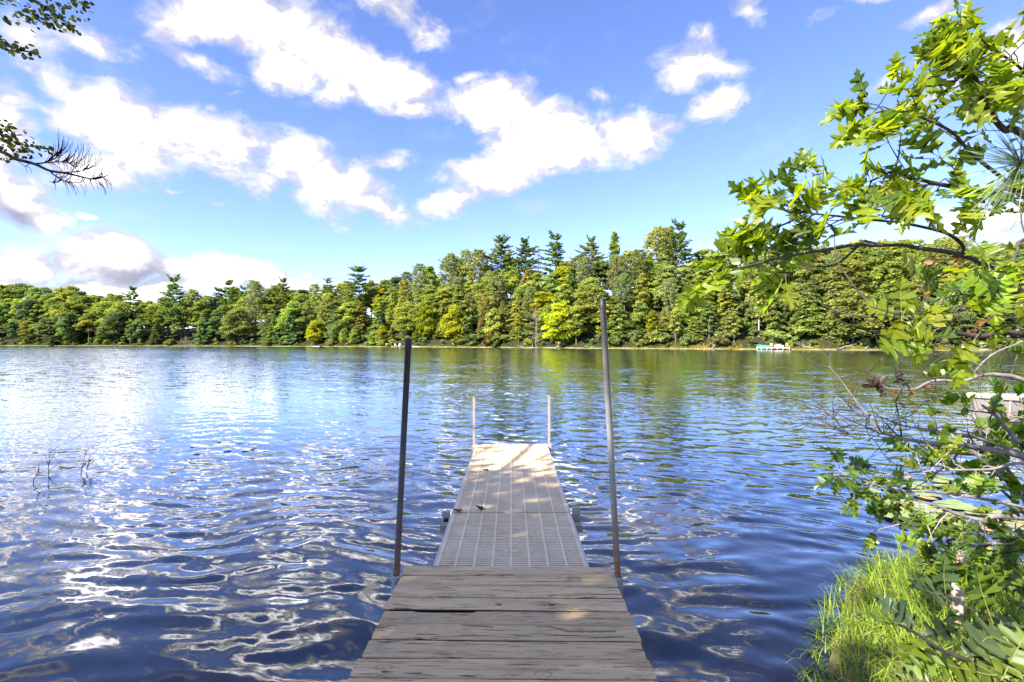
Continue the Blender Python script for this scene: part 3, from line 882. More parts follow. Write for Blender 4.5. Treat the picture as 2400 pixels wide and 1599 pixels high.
proto('white_pine', [(conifer(11, 25, 'white'), 25), (conifer(12, 25, 'white'), 25), (conifer(13, 25, 'white'), 25)], M_FARBARK)
proto('red_pine', [(conifer(14, 22, 'red'), 22), (conifer(15, 22, 'red'), 22), (conifer(16, 22, 'red'), 22)], M_FARBARK)
proto('hemlock', [(conifer(17, 16, 'hemlock'), 16), (conifer(18, 16, 'hemlock'), 16), (conifer(19, 16, 'hemlock'), 16), (conifer(20, 16, 'hemlock'), 16)], M_FARBARK)
proto('young_pine', [(conifer(21, 12, 'young'), 12)], M_FARBARK)
proto('dead_tree', [(snag(22), 14)], M_DEAD, M_DEAD, "bare_branches")
proto('bush', [(bush(23), 3.2), (bush(24, 3.2, 2.8), 3.2), (bush(25, 4.2, 1.9), 3.2)], M_FARBARK)

COLS = {  # linear base colours
    'olive': (.225, .25, .085), 'mid': (.175, .225, .065), 'light': (.245, .295, .070), 'yellow': (.43, .45, .035), 'deep': (.15, .205, .075),
    'blue': (.135, .195, .095), 'pale': (.20, .24, .085), 'tan': (.185, .225, .100), 'orange': (.28, .20, .05), 'grey': (.25, .22, .19), 'dark': (.10, .14, .055)}
CWORD = {'olive': 'olive green', 'mid': 'mid green', 'light': 'light green', 'yellow': 'bright yellow-green', 'deep': 'deep green', 'blue': 'bluish green', 'pale': 'pale green',
         'tan': 'brownish olive', 'orange': 'orange tinged', 'grey': 'bare grey', 'dark': 'very dark green'}
KWORD = {'broadleaf': 'broadleaf tree', 'slender': 'slender broadleaf tree', 'small_broadleaf': 'small broadleaf tree', 'birch': 'white-stemmed birch', 'white_pine': 'tiered white pine',
         'red_pine': 'dome-topped pine', 'hemlock': 'drooping hemlock', 'young_pine': 'young bushy pine', 'dead_tree': 'dead tree', 'bush': 'bush'}
KCAT = {'hemlock': 'tree', 'bush': 'bush'}
ONAME = {'broadleaf': 'broadleaf_tree', 'slender': 'broadleaf_tree', 'small_broadleaf': 'broadleaf_tree', 'birch': 'birch_tree', 'white_pine': 'pine_tree', 'red_pine': 'pine_tree', 'hemlock': 'hemlock_tree',
         'young_pine': 'pine_tree', 'dead_tree': 'dead_tree', 'bush': 'shore_bush'}
ZONES = [(-400, 70, "at the far left end of the shore"), (70, 170, "a little in from the left end"), (170, 280, "under the left part of the low cloud"), (280, 365, "left of the lone tall pine"),
         (365, 450, "around the lone tall pine"), (450, 560, "right of the lone tall pine"), (560, 660, "right of the pale green tree"), (660, 780, "behind the small white raft"), (780, 880, "below the left paired pine"),
         (880, 960, "behind the shorter dock pole"), (960, 1040, "right of the shorter dock pole"), (1040, 1110, "above the leaning shore log"), (1110, 1200, "straight beyond the left white dock post"), (1200, 1280, "around the dead grey tree"),
         (1280, 1370, "around the brightest yellow tree"), (1370, 1450, "behind the taller dock pole"), (1450, 1530, "right of the taller dock pole"), (1530, 1620, "below the tall pine trio"), (1620, 1720, "beyond the oak branch tip"),
         (1720, 1800, "by the white birches"), (1800, 1880, "behind the turquoise boat landing"), (1880, 1990, "right of the turquoise boat landing"), (1990, 2110, "behind the middle of the oak branch"), (2110, 2260, "behind the drooping oak leaves"), (2260, 2900, "behind the right end of the oak")]
def zone(x):
    for a, b_, s in ZONES:
        if a <= x < b_: return s
    return ZONES[-1][2]
rt = np.random.default_rng(77)
TREES = []
def place(kind, x, off, H=None, ytop=None, colr='mid', label=None, var=None, wide=1.0, rowword=None):
    """Plant one tree on the far shore at photograph column x, off metres behind the waterline."""
    d = shore_d(x) + off
    X, Y = (x - 1200) / F * d, d
    zg = float(ground_z(np.array([X]), np.array([Y]))[0])
    if ytop is not None:
        H = CAMZ + (HY - ytop) / F * d - zg
    H = max(H, 1.2)
    vs = PROTO[kind]; tm, cm, h0, cn = vs[var if var is not None else rt.integers(len(vs))]
    s = H / h0
    e = bpy.data.objects.new(ONAME[kind], None); link(e)
    e.location = (X, Y, zg - .15); e.rotation_euler = (0, 0, rt.uniform(0, 6.28))
    sw = s * wide if H > h0 * .55 else s * wide
    sw = min(max(sw, .62) * (1.3 if kind in ('broadleaf', 'hemlock') else 1.12), 1.6) if kind not in ('bush', 'small_broadleaf') else sw
    e.scale = (sw * rt.uniform(.82, 1.25), sw * rt.uniform(.82, 1.25), s)
    o = bpy.data.objects.new("trunk", tm); link(o, e)
    c = bpy.data.objects.new(cn, cm); link(c, e)
    if cn == 'bare_branches': c['kind'] = 'stuff'
    k = COLS[colr]; j = rt.normal(1, .05, 3) * rt.uniform(.85, 1.15)
    g_ = 1.0 if colr in ('yellow', 'grey', 'orange') else 1.38
    c.color = (k[0] * j[0] * g_, k[1] * j[1] * g_, k[2] * j[2] * g_, 1)
    TREES.append([e, label, kind, colr, x, off, H, rowword, ytop])
    e['category'] = KCAT.get(kind, 'tree'); 
    e['group'] = 'bushes along the far waterline' if kind == 'bush' else 'trees of the far shore wood'
    return e

# trees that can be picked out one by one in the photograph
SPECIAL = [
    ('white_pine', 406, 10, 651, 'deep', "lone tall white pine with open tiers standing above the left wood", 0),
    ('white_pine', 311, 26, 673, 'deep', "small dark pine tip showing above the wood left of the lone tall pine", 1),
    ('red_pine', 452, 14, 680, 'olive', "narrow olive pine just right of the lone tall pine", 0),
    ('white_pine', 537, 22, 657, 'deep', "broad dark pine crown midway between lone tall pine and paired grey-domed pine", 2),
    ('red_pine', 598, 16, 660, 'tan', "wide grey-domed pine left of centre on the skyline", 1),
    ('white_pine', 664, 20, 653, 'mid', "layered green pine above the wood, right of the grey-domed pine", 1),
    ('white_pine', 768, 30, 656, 'mid', "small pine tip where the low cloud meets the wood", 0),
    ('white_pine', 841, 34, 625, 'deep', "dark tall pine standing clear at the right end of the low cloud", 2),
    ('broadleaf', 561, 4, 719, 'pale', "large pale green broadleaf tree at the waterline below the grey-domed pine", 2),
    ('broadleaf', 323, 5, 745, 'blue', "pale bluish broadleaf tree at the waterline left of the lone tall pine", 0),
    ('small_broadleaf', 741, 5, 752, 'yellow', "yellow-green small tree at the waterline above the white raft", 0),
    ('slender', 722, 9, 700, 'pale', "thin pale tree with visible stem above the white raft", 0),
    ('small_broadleaf', 806, 3, 768, 'light', "left one of two small light trees leaning over the water", 1),
    ('small_broadleaf', 831, 3, 773, 'light', "right one of two small light trees leaning over the water", 0),
    ('slender', 884, 20, 686, 'yellow', "slender bright tree above and left of the shorter dock pole", 1),
    ('small_broadleaf', 897, 4, 764, 'yellow', "low yellow bush-like tree at the water left of the shorter dock pole", 0),
    ('slender', 937, 10, 730, 'yellow', "narrow yellow-green tree straight above the shorter dock pole's cap", 0),
    ('red_pine', 985, 40, 618, 'tan', "largest brownish domed pine on the skyline right of the shorter dock pole", 2),
    ('red_pine', 1054, 44, 595, 'tan', "brownish domed pine, second from the left on the rising skyline", 0),
    ('red_pine', 1092, 48, 588, 'olive', "olive domed pine between two brownish domed pines", 1),
    ('red_pine', 1124, 42, 585, 'olive', "olive domed pine left of the tiered pine pair", 2),
    ('white_pine', 1175, 52, 556, 'deep', "left tree of the tiered white pine pair on the skyline", 2),
    ('white_pine', 1229, 50, 559, 'deep', "crooked right tree of the tiered white pine pair on the skyline", 1),
    ('dead_tree', 1262, 52, 578, 'grey', "thin bare treetop poking out of the skyline right of the pine pair", 0),
    ('white_pine', 1305, 54, 552, 'deep', "small rounded pine on the skyline left of the bushy pine", 0),
    ('white_pine', 1386, 50, 557, 'mid', "half hidden pine tip beside the bushy skyline pine", 1),
    ('young_pine', 1441, 54, 541, 'mid', "bushy fan-shaped pine on the skyline right of the taller dock pole", 0),
    ('red_pine', 1540, 48, 533, 'olive', "left of the three tallest pines on the skyline", 0),
    ('red_pine', 1566, 50, 534, 'olive', "middle of the three tallest pines on the skyline", 2),
    ('white_pine', 1594, 46, 526, 'deep', "right and highest of the three tallest pines on the skyline", 0),
    ('red_pine', 1450, 30, 600, 'tan', "brownish domed pine on mid slope right of the taller dock pole", 1),
    ('red_pine', 1372, 30, 602, 'tan', "brownish pine with bare pink stem above the brightest yellow tree", 0),
    ('red_pine', 1500, 34, 585, 'tan', "brownish pine with bare stems under the tall pine trio", 2),
    ('small_broadleaf', 1067, 4, 718, 'yellow', "round bright yellow-green tree on the shore right of the leaning log", 0),
    ('small_broadleaf', 1000, 6, 714, 'yellow', "bright ragged tree on the shore between shorter pole and leaning log", 1),
    ('slender', 1216, 4, 733, 'yellow', "narrow bright column-like tree left of the dead grey tree", 1),
    ('dead_tree', 1256, 4, 716, 'grey', "dead grey tree with bare twigs standing at the waterline", 0),
    ('small_broadleaf', 1157, 5, 722, 'light', "leafy tree above the orange tinged shrub on the shore", 1),
    ('bush', 1152, 2, 776, 'orange', "orange tinged shrub at the waterline left of the dead grey tree", 2),
    ('small_broadleaf', 1315, 3, 712, 'yellow', "brightest and largest yellow-green tree on the far shore", 0),
    ('broadleaf', 1500, 8, 705, 'light', "light green tree right of the taller dock pole, half way up the bank", 1),
    ('small_broadleaf', 1528, 7, 727, 'yellow', "small rounded yellow-green tree below the tall pine trio", 1),
    ('small_broadleaf', 1492, 2, 772, 'pale', "pale green small tree at the waterline right of the taller dock pole", 1),
    ('birch', 1778, 6, 664, 'light', "taller white-stemmed birch left of the turquoise boat", 0),
    ('birch', 1800, 5, 700, 'light', "shorter white-stemmed birch above the turquoise boat", 1),
    ('dead_tree', 436, 2, 786, 'grey', "low grey dead brush tree at the water below the lone tall pine", 0),
    ('broadleaf', 1290, 30, 640, 'pale', "pale rounded tree on mid slope above the brightest yellow tree", 0),
]
for kind, x, off, yt, colr, lab, var in SPECIAL:
    place(kind, x, off, None, yt, colr, lab, var, 1.25 if (kind == 'small_broadleaf' and x == 1315) else (1.0))

def pick(r, opts):
    ks = list(opts); w_ = np.array([opts[k] for k in ks], float)
    return ks[r.choice(len(ks), p=w_ / w_.sum())]
def mixture(x, row):
    if x < 330: k = {'broadleaf': .72, 'slender': .08, 'hemlock': .2}
    elif x < 800: k = {'broadleaf': .45, 'hemlock': .33, 'red_pine': .12, 'white_pine': .10}
    elif x < 1250: k = {'broadleaf': .36, 'hemlock': .30, 'red_pine': .26, 'slender': .08}
    elif x < 1680: k = {'broadleaf': .48, 'hemlock': .28, 'red_pine': .12, 'slender': .12}
    else: k = {'hemlock': .45, 'broadleaf': .42, 'slender': .08, 'red_pine': .05}
    if row == 0 and x > 800: k = {'hemlock': .5, 'broadleaf': .28, 'slender': .12, 'small_broadleaf': .18}
    return pick(rt, k)
def tone(x, kind, row):  # left-hand wood darker and bluer: its shade is put into the leaf colours
    if kind == 'hemlock':
        if x < 800: return pick(rt, {'deep': .4, 'blue': .35, 'dark': .25})
        if row == 0: return pick(rt, {'deep': .45, 'dark': .3, 'mid': .25})
        return pick(rt, {'olive': .34, 'mid': .28, 'light': .18, 'deep': .2})
    if kind == 'red_pine': return pick(rt, {'tan': .5, 'olive': .5})
    if kind == 'white_pine': return pick(rt, {'deep': .6, 'mid': .4})
    if x < 330: return pick(rt, {'light': .35, 'mid': .35, 'blue': .3}) if row < 2 else pick(rt, {'light': .7, 'mid': .3})
    if x < 800: return pick(rt, {'mid': .35, 'blue': .3, 'light': .2, 'deep': .15}) if row < 2 else pick(rt, {'light': .5, 'mid': .5})
    if x > 1680: return pick(rt, {'olive': .32, 'light': .32, 'mid': .16, 'pale': .2})
    return pick(rt, {'light': .5, 'mid': .2, 'pale': .16, 'yellow': .14})
ROWS = [(3.5, 6.6, "at the waterline"), (11, 6.0, "low on slope"), (22, 6.2, "at mid slope"), (36, 6.2, "high on slope"), (47, 6.2, "near the slope's top"), (57, 6.8, "on the skyline")]
for ri, (off, sp, word) in enumerate(ROWS):
    x = -130 + ri * 9
    while x < 2520:
        d = shore_d(x) + off
        xx = x + rt.uniform(-.25, .25) * sp / d * F
        o_ = off + rt.uniform(-2.2, 3.5)
        x += sp * (1.25 if ri == 0 else 1) / d * F * rt.uniform(.8, 1.2)
        if xx < 760 and ri in (3, 4): continue
        near = [T for T in TREES if T[1] and abs(T[4] - xx) * d / F < 3.4 and abs(T[5] - o_) < 7]
        if near: continue
        kd = mixture(xx, ri); colr = tone(xx, kd, ri)
        if ri == 5:
            if any(T[1] and abs(T[4] - xx) < 15 and T[5] > 25 for T in TREES): continue
            kd = kd if kd != 'hemlock' else 'broadleaf'
            place(kd, xx, o_, None, np.interp(xx, SKX, SKY_) + rt.uniform(-5, 15), colr, None, None, 1.15, word)
        else:
            ysk = np.interp(xx, SKX, SKY_)
            H = {0: rt.uniform(9, 15), 1: rt.uniform(12, 18), 2: rt.uniform(13, 18), 3: rt.uniform(14, 18), 4: rt.uniform(15, 20)}[ri]
            if kd == 'small_broadleaf': H = rt.uniform(5, 9)
            if kd == 'hemlock' and ri == 0: H = rt.uniform(9, 16)
            if xx < 780: H *= 1.28
            zt = float(ground_z(np.array([(xx - 1200) / F * (d)]), np.array([d]))[0]) + H
            ylim = ysk + 8 + rt.uniform(0, 14)
            if HY - (zt - CAMZ) / d * F < ylim: H = max(4, CAMZ + (HY - ylim) / F * d - (zt - H))
            place(kd, xx, o_, H, None, colr, None, None, 1.15, word)
# low growth that fills the slope between the stems
for off, sp in ((7, 6.0), (15, 6.5), (25, 8.0)):
    x = 780.0
    while x < 2450:
        d = shore_d(x) + off
        place(pick(rt, {'hemlock': .45, 'small_broadleaf': .55}), x, off + rt.uniform(-2, 2), rt.uniform(5.0, 8.0), None, pick(rt, {'olive': .4, 'mid': .35, 'deep': .25}), None, None, 1.3, "low on slope" if off < 20 else "at mid slope")
        x += sp * rt.uniform(.7, 1.3) / d * F
x = 800.0
while x < 2450:
    d = shore_d(x) + 5
    place('bush', x, rt.uniform(3, 9), rt.uniform(2.0, 4.5), None, pick(rt, {'deep': .3, 'mid': .3, 'olive': .3, 'dark': .1}), None, None, 1.4, "behind the waterline")
    x += rt.uniform(3.5, 6.0) / d * F
# bushes overhanging the bank
x = -60.0
while x < 2450:
    d = shore_d(x) + 1
    place('bush', x, rt.uniform(.8, 2.6), rt.uniform(1.6, 4.2), None, pick(rt, {'deep': .34, 'mid': .26, 'olive': .2, 'light': .12, 'tan': .08}), None, None, 1.0, "along the waterline")
    x += rt.uniform(4.5, 9.5) / d * F

# a label for every remaining tree: look, place on the slope, neighbour; size words split the rest
groups = {}
for T in TREES:
    e, lab, kind, colr, x, off, H, word, yt = T
    if lab is None:
        T[1] = f"{CWORD[colr]} {KWORD[kind]} {word} {zone(x)}"
    groups.setdefault(T[1], []).append(T)
for lab, g in groups.items():
    if len(g) == 1:
        g[0][0]['label'] = lab; continue
    g.sort(key=lambda T: T[4])
    pos = {2: ["left ", "right "], 3: ["left ", "middle ", "right "]}.get(len(g))
    for i, T in enumerate(g):
        if pos: T[0]['label'] = pos[i] + lab
        else: T[0]['label'] = ["first", "second", "third", "fourth", "fifth", "sixth", "seventh", "eighth"][min(i, 7)] + " " + lab

# reedy grass strip and brush at the foot of the wood
rg = np.random.default_rng(8)
b = MB(); N = 15000
xs = rg.uniform(-60, 2460, N); off = np.abs(rg.normal(0, 1.0, N)) + .1
dd = shore_d(xs) + off + .2
Xp, Yp = (xs - 1200) / F * dd, dd
zg = ground_z(Xp, Yp)
hh = rg.uniform(.18, .55, N) * (1 + .6 * vnoise(xs / 40, xs * 0, 9))
c_ = np.stack([Xp, Yp, np.maximum(zg, 0) + hh * .45], -1)
n_ = rg.normal(size=(N, 3)) * (1, 1, .3) + (0, -.6, .2)
v, f = cards(c_, n_, np.maximum(hh, .12) * .9, rg, np.array([[0, 0, 1.]]) + rg.normal(0, .3, (N, 3)), 1.5)
b.add(v, f, np.clip(.5 + .35 * vnoise(xs / 25, xs * 0, 2) + rg.normal(0, .15, N), 0, 1))
o = b.build("shore_grass", leaf_mat("shore_grass", .3, (.17, .17, .035), (1.1, 1.05, .6), .5, 0, (1.5, 1.1, .7)))
tag(o, "yellow-green grass fringe along the far waterline", None, None, 'stuff')
# ------------------------------------------------------------------ landings, boats and logs on the far shore
M_CREAM = simple("cream_boards", (.55, .47, .36), (.70, .62, .50), 3, .7, 0, 0)
M_TEAL = simple("turquoise_hull", (.03, .46, .50), (.05, .56, .58), 2, .4, 0, 0)
M_CHAIRWOOD = simple("tan_chair_wood", (.42, .26, .12), (.55, .36, .19), 3, .7, 0, 0)
M_WHITEPL = simple("white_plastic", (.74, .73, .70), (.82, .81, .79), 3, .5, 0, 0)
M_GREYPL = simple("grey_cover", (.42, .45, .50), (.62, .64, .68), 2, .6, 0, 0)
M_PINK = simple("pink_plastic", (.45, .10, .22), (.55, .16, .28), 2, .6, 0, 0)
def shore_pt(x, off):
    d = shore_d(x) + off
    return (x - 1200) / F * d, d

def hull(L, W, H, n=13, flare=.7, rocker=.12, thick=.04, bow=.95, transom=True):
    """Open boat along +x: stern at -L/2, bow at +L/2."""
    b = MB(); secs = []
    for i in range(n):
        u = i / (n - 1)
        wd = W / 2 * (1 - max(0, (u - .35) / .65) ** 2.1 * bow) * (1 - .18 * (1 - u) ** 2)
        if not transom: wd *= (1 - max(0, (.35 - u) / .35) ** 2.1 * bow)
        zt = H * (1 + .28 * u ** 2); zb = rocker * max(0, u - .6) ** 2 * 6 * H
        row = []
        for k in range(9):
            a = -1 + k / 4
            y = wd * math.copysign(abs(a) ** .55, a); z = zb + (zt - zb) * abs(a) ** 2.4
            if abs(a) < .8: y *= flare + (1 - flare) * abs(a)
            row.append((-L / 2 + L * u + (.06 * L * (abs(a) ** 2) * u ** 4), y, z))
        secs.append(row)
    S = np.array(secs); m_ = S.shape[1]
    i = np.arange(n - 1)[:, None] * m_ + np.arange(m_ - 1)[None, :]
    f = np.stack([i, i + m_, i + m_ + 1, i + 1], -1).reshape(-1, 4)
    b.add(S.reshape(-1, 3), f)
    inn = S.copy(); inn[:, :, 1] *= (1 - 2 * thick / W); inn[:, :, 2] += thick * (1 - np.abs(np.linspace(-1, 1, m_)))[None, :]
    b.add(inn.reshape(-1, 3), f[:, ::-1])
    if transom:
        b.add(np.concatenate([S[0], inn[0]]), [[k, k + 1, m_ + k + 1, m_ + k] for k in range(m_ - 1)])
        b.add(S[0], [list(range(m_))])
    g = MB()
    for s_ in (0, m_ - 1):
        g.tube(S[:, s_, :], [thick * .9] * n, 6)
    if transom: g.tube(S[0][[0, -1]], [thick * .9] * 2, 6)
    return b, g, S

# turquoise boat landing
X, Y = shore_pt(1812, -1.2)
ang = math.atan2(-.55, 1)
land = empty("boat_landing", (X, Y, 0), ang, "cream wooden landing on thin legs carrying a turquoise boat and chairs", "dock")
for k in range(12):
    MB().box((-3.75 + k * .68, 0, .62), (.64, 2.2, .07)).build("plank", M_CREAM, land)
MB().box((0, -1.08, .54), (8.2, .06, .16)).build("side_beam", M_CREAM, land)
MB().box((0, 1.08, .54), (8.2, .06, .16)).build("side_beam", M_CREAM, land)
for x_ in (-3.9, -2.9, -1.5, -.4, 1.1, 2.4, 3.9):
    MB().box((x_, -1.14, .2), (.09, .06, 1.5)).build("leg", M_WHITEPL, land)
Mw = Matrix.Translation((X, Y, 0)) @ Matrix.Rotation(ang, 4, 'Z')
def on_land(x, y, z): return tuple(Mw @ Vector((x, y, z)))
hb, hg, S_ = hull(3.1, 1.1, .55)
e = empty("rowing_boat", on_land(-2.3, -.2, .66), ang + math.pi, "turquoise boat resting on the far cream landing", "boat")
hb.build("hull", M_TEAL, e, True); hg.build("gunwale", M_TEAL, e)
MB().box((-.3, 0, .4), (.22, .9, .04)).box((.7, 0, .42), (.22, .7, .04)).build("bench", M_WHITEPL, e)
def garden_chair(loc, rz, m, label):
    e = empty("garden_chair", loc, rz, label, "chair")
    MB().box((0, 0, .40), (.6, .55, .05)).build("seat", m, e)
    for k in range(4):
        MB().box((-.24 + k * .16, .30, .78), (.13, .04, .80), Matrix.Rotation(R(-14), 3, 'X')).build("back_slat", m, e)
    for sx_ in (-.32, .32):
        MB().box((sx_, 0, .60), (.10, .62, .04)).build("armrest", m, e)
        for sy_ in (-.26, .26):
            MB().box((sx_, sy_, .29), (.07, .07, .58)).build("leg", m, e)
    return e
garden_chair(on_land(3.4, .1, .655), ang + .5, M_CHAIRWOOD, "tan wooden armchair at right end of the far cream landing")
garden_chair(on_land(-.55, .45, .655), ang - .2, M_CHAIRWOOD, "tan wooden armchair behind the turquoise boat's end on the far landing")
def bundle(loc, rz):
    e = empty("covered_boat", loc, rz, "small pale grey covered boat on the far landing beside the right armchair", "boat")
    hb, hg, S2 = hull(2.2, .9, .42); hb.build("hull", M_WHITEPL, e, True); hg.build("gunwale", M_WHITEPL, e)
    c = MB(); c.tube([(-1.0, 0, .40), (-.4, 0, .48), (.4, 0, .50), (.95, 0, .44)], [.18, .34, .3, .08], 10).build("cover", M_GREYPL, e, True)
    return e
bundle(on_land(1.35, -.15, .66), ang)
def tub(loc, m, label):
    e = empty("plastic_tub", loc, 0, label, "tub")
    b = MB(); k = 12
    b.tube([(0, 0, 0), (0, 0, .35)], [.2, .26], k, cap=False); b.tube([(0, 0, .02), (0, 0, .025)], [.2, .01], k); b.build("body", m, e, True)
    MB().tube([(0, 0, .34), (0, 0, .37)], [.28, .28], k, cap=False).build("rim", m, e)
tub(on_land(-.25, -.55, .66), M_PINK, "pinkish tub between turquoise boat and grey covered boat on the landing")

# left of centre: low white raft
X, Y = shore_pt(741, -2.5)
e = empty("swim_raft", (X, Y, 0), -.25, "low white raft floating at the far shore left of the shorter dock pole", "raft")
for k in range(6): MB().box((-2.2 + k * .88, 0, .3), (.85, 2.2, .07)).build("plank", M_WHITEPL, e)
for s_ in (-.8, .8): MB().tube([(-2.6, s_, .1), (2.6, s_, .1)], [.2, .2], 10).build("float", M_GREYPL, e, True)
# landing behind the shorter pole
X, Y = shore_pt(938, -1.5)
e = empty("shore_landing", (X, Y, 0), -.35, "pale flat landing on the far shore behind the shorter dock pole", "dock")
for k in range(9): MB().box((-3.6 + k * .9, 0, .35), (.86, 2.4, .08)).build("plank", M_CREAM, e)
for x_ in (-3.8, 0, 3.8): MB().box((x_, -1.1, .0), (.1, .1, .8)).build("leg", M_DEAD, e)
Mw = Matrix.Translation((X, Y, 0)) @ Matrix.Rotation(-.35, 4, 'Z')
garden_chair(on_land(-2.6, .2, .39), .4, M_WHITEPL, "white chair at left end of the pale landing on the far shore")
garden_chair(on_land(-.6, .3, .39), -.2, M_WHITEPL, "white chair in the middle of the pale landing beside the shorter pole's cap")
# right landing under the oak
X, Y = shore_pt(2285, -1.5)
e = empty("shore_landing", (X, Y, 0), -.6, "thin white landing on the far shore behind the drooping oak leaves at right", "dock")
for k in range(6): MB().box((-2.2 + k * .9, 0, .40), (.86, 1.6, .08)).build("plank", M_WHITEPL, e)
for x_ in (-2.4, 2.6): MB().box((x_, -.8, .0), (.1, .1, .9)).build("leg", M_DEAD, e)
Mw = Matrix.Translation((X, Y, 0)) @ Matrix.Rotation(-.6, 4, 'Z')
garden_chair(on_land(-1.9, .2, .44), .3, M_WHITEPL, "white chair on the thin white landing behind the oak leaves at right")

# posts, logs and rocks along the waterline
def log(x0, o0, z0, x1, o1, z1, r, m, label, name="fallen_log", stubs=5):
    a = np.array((*shore_pt(x0, o0), z0)); c = np.array((*shore_pt(x1, o1), z1))
    rr = np.random.default_rng(int(x0)); b = MB()
    ts = np.linspace(0, 1, 6)[:, None]
    pts = a + (c - a) * ts + rr.normal(0, .06, (6, 3))
    e = empty(name, a, 0, label, "log" if 'log' in name else "post")
    b.tube(pts - a, np.linspace(r, r * .5, 6), 7); b.build("stem", m, e, True)
    if stubs:
        s2 = MB()
        for i in range(stubs):
            q = a + (c - a) * rr.uniform(.3, .98) - a; s2.tube([q, q + rr.normal(0, .5, 3) + (0, 0, .25)], [r * .35, r * .1], 4, cap=False)
        s2.build("branch_stubs", m, e)
log(989, 1.5, .5, 1004, 4, 2.2, .22, M_BIRCH, "pale log leaning up the bank right of the shorter dock pole")
log(982, -2.0, .1, 962, .5, .4, .2, M_BIRCH, "pale log lying at the water beside the pale landing")
log(838, .3, .6, 866, 2.5, .9, .16, M_DEAD, "grey log lying along the bank under the small leaning trees")
log(1248, -.8, -.3, 1248.5, -.7, 1.75, .13, M_BIRCH, "upright white post at the waterline below the dead grey tree", "shore_post", 0)
log(1258, .4, .1, 1255, 1.2, 1.5, .09, M_BIRCH, "thin pale leaning post just right of the upright white post", "shore_post", 0)
log(1303, .2, .5, 1318, 1.6, .9, .32, M_DEAD, "stubby grey log below the brightest yellow tree")
log(1460, .2, .45, 1480, .8, .3, .14, M_BIRCH, "pale log on the shore right of the taller dock pole")
log(1226, .2, .4, 1212, 1.2, .9, .08, M_DEAD, "thin dead branch lying left of the upright white post")
log(1668, -.5, .2, 1676, 1.0, 1.3, .10, M_BIRCH, "forked pale driftwood standing at the water left of the turquoise boat")
log(1960, -.6, .2, 2010, 2.5, 1.7, .16, M_DEAD, "grey branchy log at the water right of the turquoise boat", "fallen_log", 24)
log(2024, -.8, .1, 2040, 1.0, 1.6, .10, M_BIRCH, "forked pale driftwood left of the drooping oak leaves")
log(2048, .3, .5, 2010, 1.0, .6, .08, M_DEAD, "thin grey log lying on the shore beside the forked driftwood")
log(1060, .5, .4, 1098, 3.0, .9, .10, M_DEAD, "grey fallen branches under the orange tinged shrub's left side", "fallen_log", 26)
log(1395, .5, .5, 1350, 3.0, .9, .10, M_DEAD, "tangled grey fallen branches right of the brightest yellow tree", "fallen_log", 34)
log(1905, .5, .6, 1850, 3.5, 1.6, .12, M_DEAD, "big tangle of grey dead branches right of the turquoise boat landing", "fallen_log", 60)
log(600, .3, .5, 575, 2.0, .8, .10, M_DEAD, "grey dead branches on the bank below the grey-domed pine", "fallen_log", 30)
log(424, .3, .4, 452, 2.5, 1.0, .12, M_DEAD, "tangled dead branches at the water under the lone tall pine", "fallen_log", 50)

# ------------------------------------------------------------------ moored white boat at the right
bx, by = 12.3, 13.0
boat = empty("white_boat", (bx + 1.55, by + .1, -.10), math.pi + .10, "weathered cream boat moored behind the leafy shrub at right", "boat")
M_HULL = simple("weathered_hull", (.26, .23, .20), (.36, .32, .28), 2.5, .6, 0, 0)
M_RUB = simple("cream_gunwale", (.50, .43, .33), (.60, .53, .42), 3, .5, 0, 0)
hb, hg, S_ = hull(4.2, 1.6, .62, 15, .75, .10, .045)
hb.build("hull", M_HULL, boat, True)
g2 = MB()
for s_ in (0, S_.shape[1] - 1):
    p = S_[:, s_, :]; g2.tube(p + (0, 0, .0), [.05] * len(p), 6); g2.tube(p - (0, 0, .045), [.035] * len(p), 6)
g2.tube(S_[0][[0, -1]], [.05, .05], 6)
g2.build("gunwale", M_RUB, boat)
for x_ in (-.9, .5): MB().box((x_, 0, .42), (.26, 1.35, .04)).build("bench", M_RUB, boat)
k = MB()
for i in range(0, 13, 4):
    for sgn in (1, -1):
        p = S_[i, [0, 1, 2] if sgn > 0 else [8, 7, 6], :]; k.tube(p * (1, 1.015, 1), [.02] * 3, 4)
k.build("rib", M_RUB, boat)

# ------------------------------------------------------------------ lily pads
m, t, out = mat("lily_pad")
tc = t.new('ShaderNodeTexCoord').outputs['Object']; oi = t.new('ShaderNodeObjectInfo')
n = t.noise(t.new('ShaderNodeNewGeometry').outputs['Position'], 9, 4, .6)
c = t.mix(t.rng(n.outputs['Fac'], .35, .65), (.20, .27, .06), (.31, .36, .09))
c = t.mix(t.rng(t.math('ADD', oi.outputs['Random'], t.math('MULTIPLY', n.outputs['Fac'], .8)), 1.0, 1.3), c, (.50, .30, .07))
principled(t, out, c, .4, 0, None, .5)
M_PAD = m
PADS = []
for v_ in range(4):
    rp = np.random.default_rng(90 + v_); k = 22
    th = np.linspace(.16, 2 * math.pi - .16, k)
    r1 = 1 + .04 * np.sin(th * 3 + v_) + rp.normal(0, .012, k)
    V = [(.04, 0, .012)] + [(.5 * math.cos(a) * q, .5 * math.sin(a) * q, .012) for a, q in zip(th, r1)] + [(math.cos(a) * q, math.sin(a) * q * .9, .010 + .05 * max(0, math.sin(a * 2 + v_)) ** 3) for a, q in zip(th, r1)]
    f3 = [(0, 1 + i, 2 + i) for i in range(k - 1)]; f4 = [(1 + i, 1 + k + i, 2 + k + i, 2 + i) for i in range(k - 1)]
    b = MB(); b.add(V, f3); b.f.append(np.array(f4, np.int32)); b.a.append(np.full(len(f4), .5, np.float32)); b.m.append(np.zeros(len(f4), np.int32))
    PADS.append(b.mesh("lily_pad", M_PAD, True))
rl = np.random.default_rng(21)
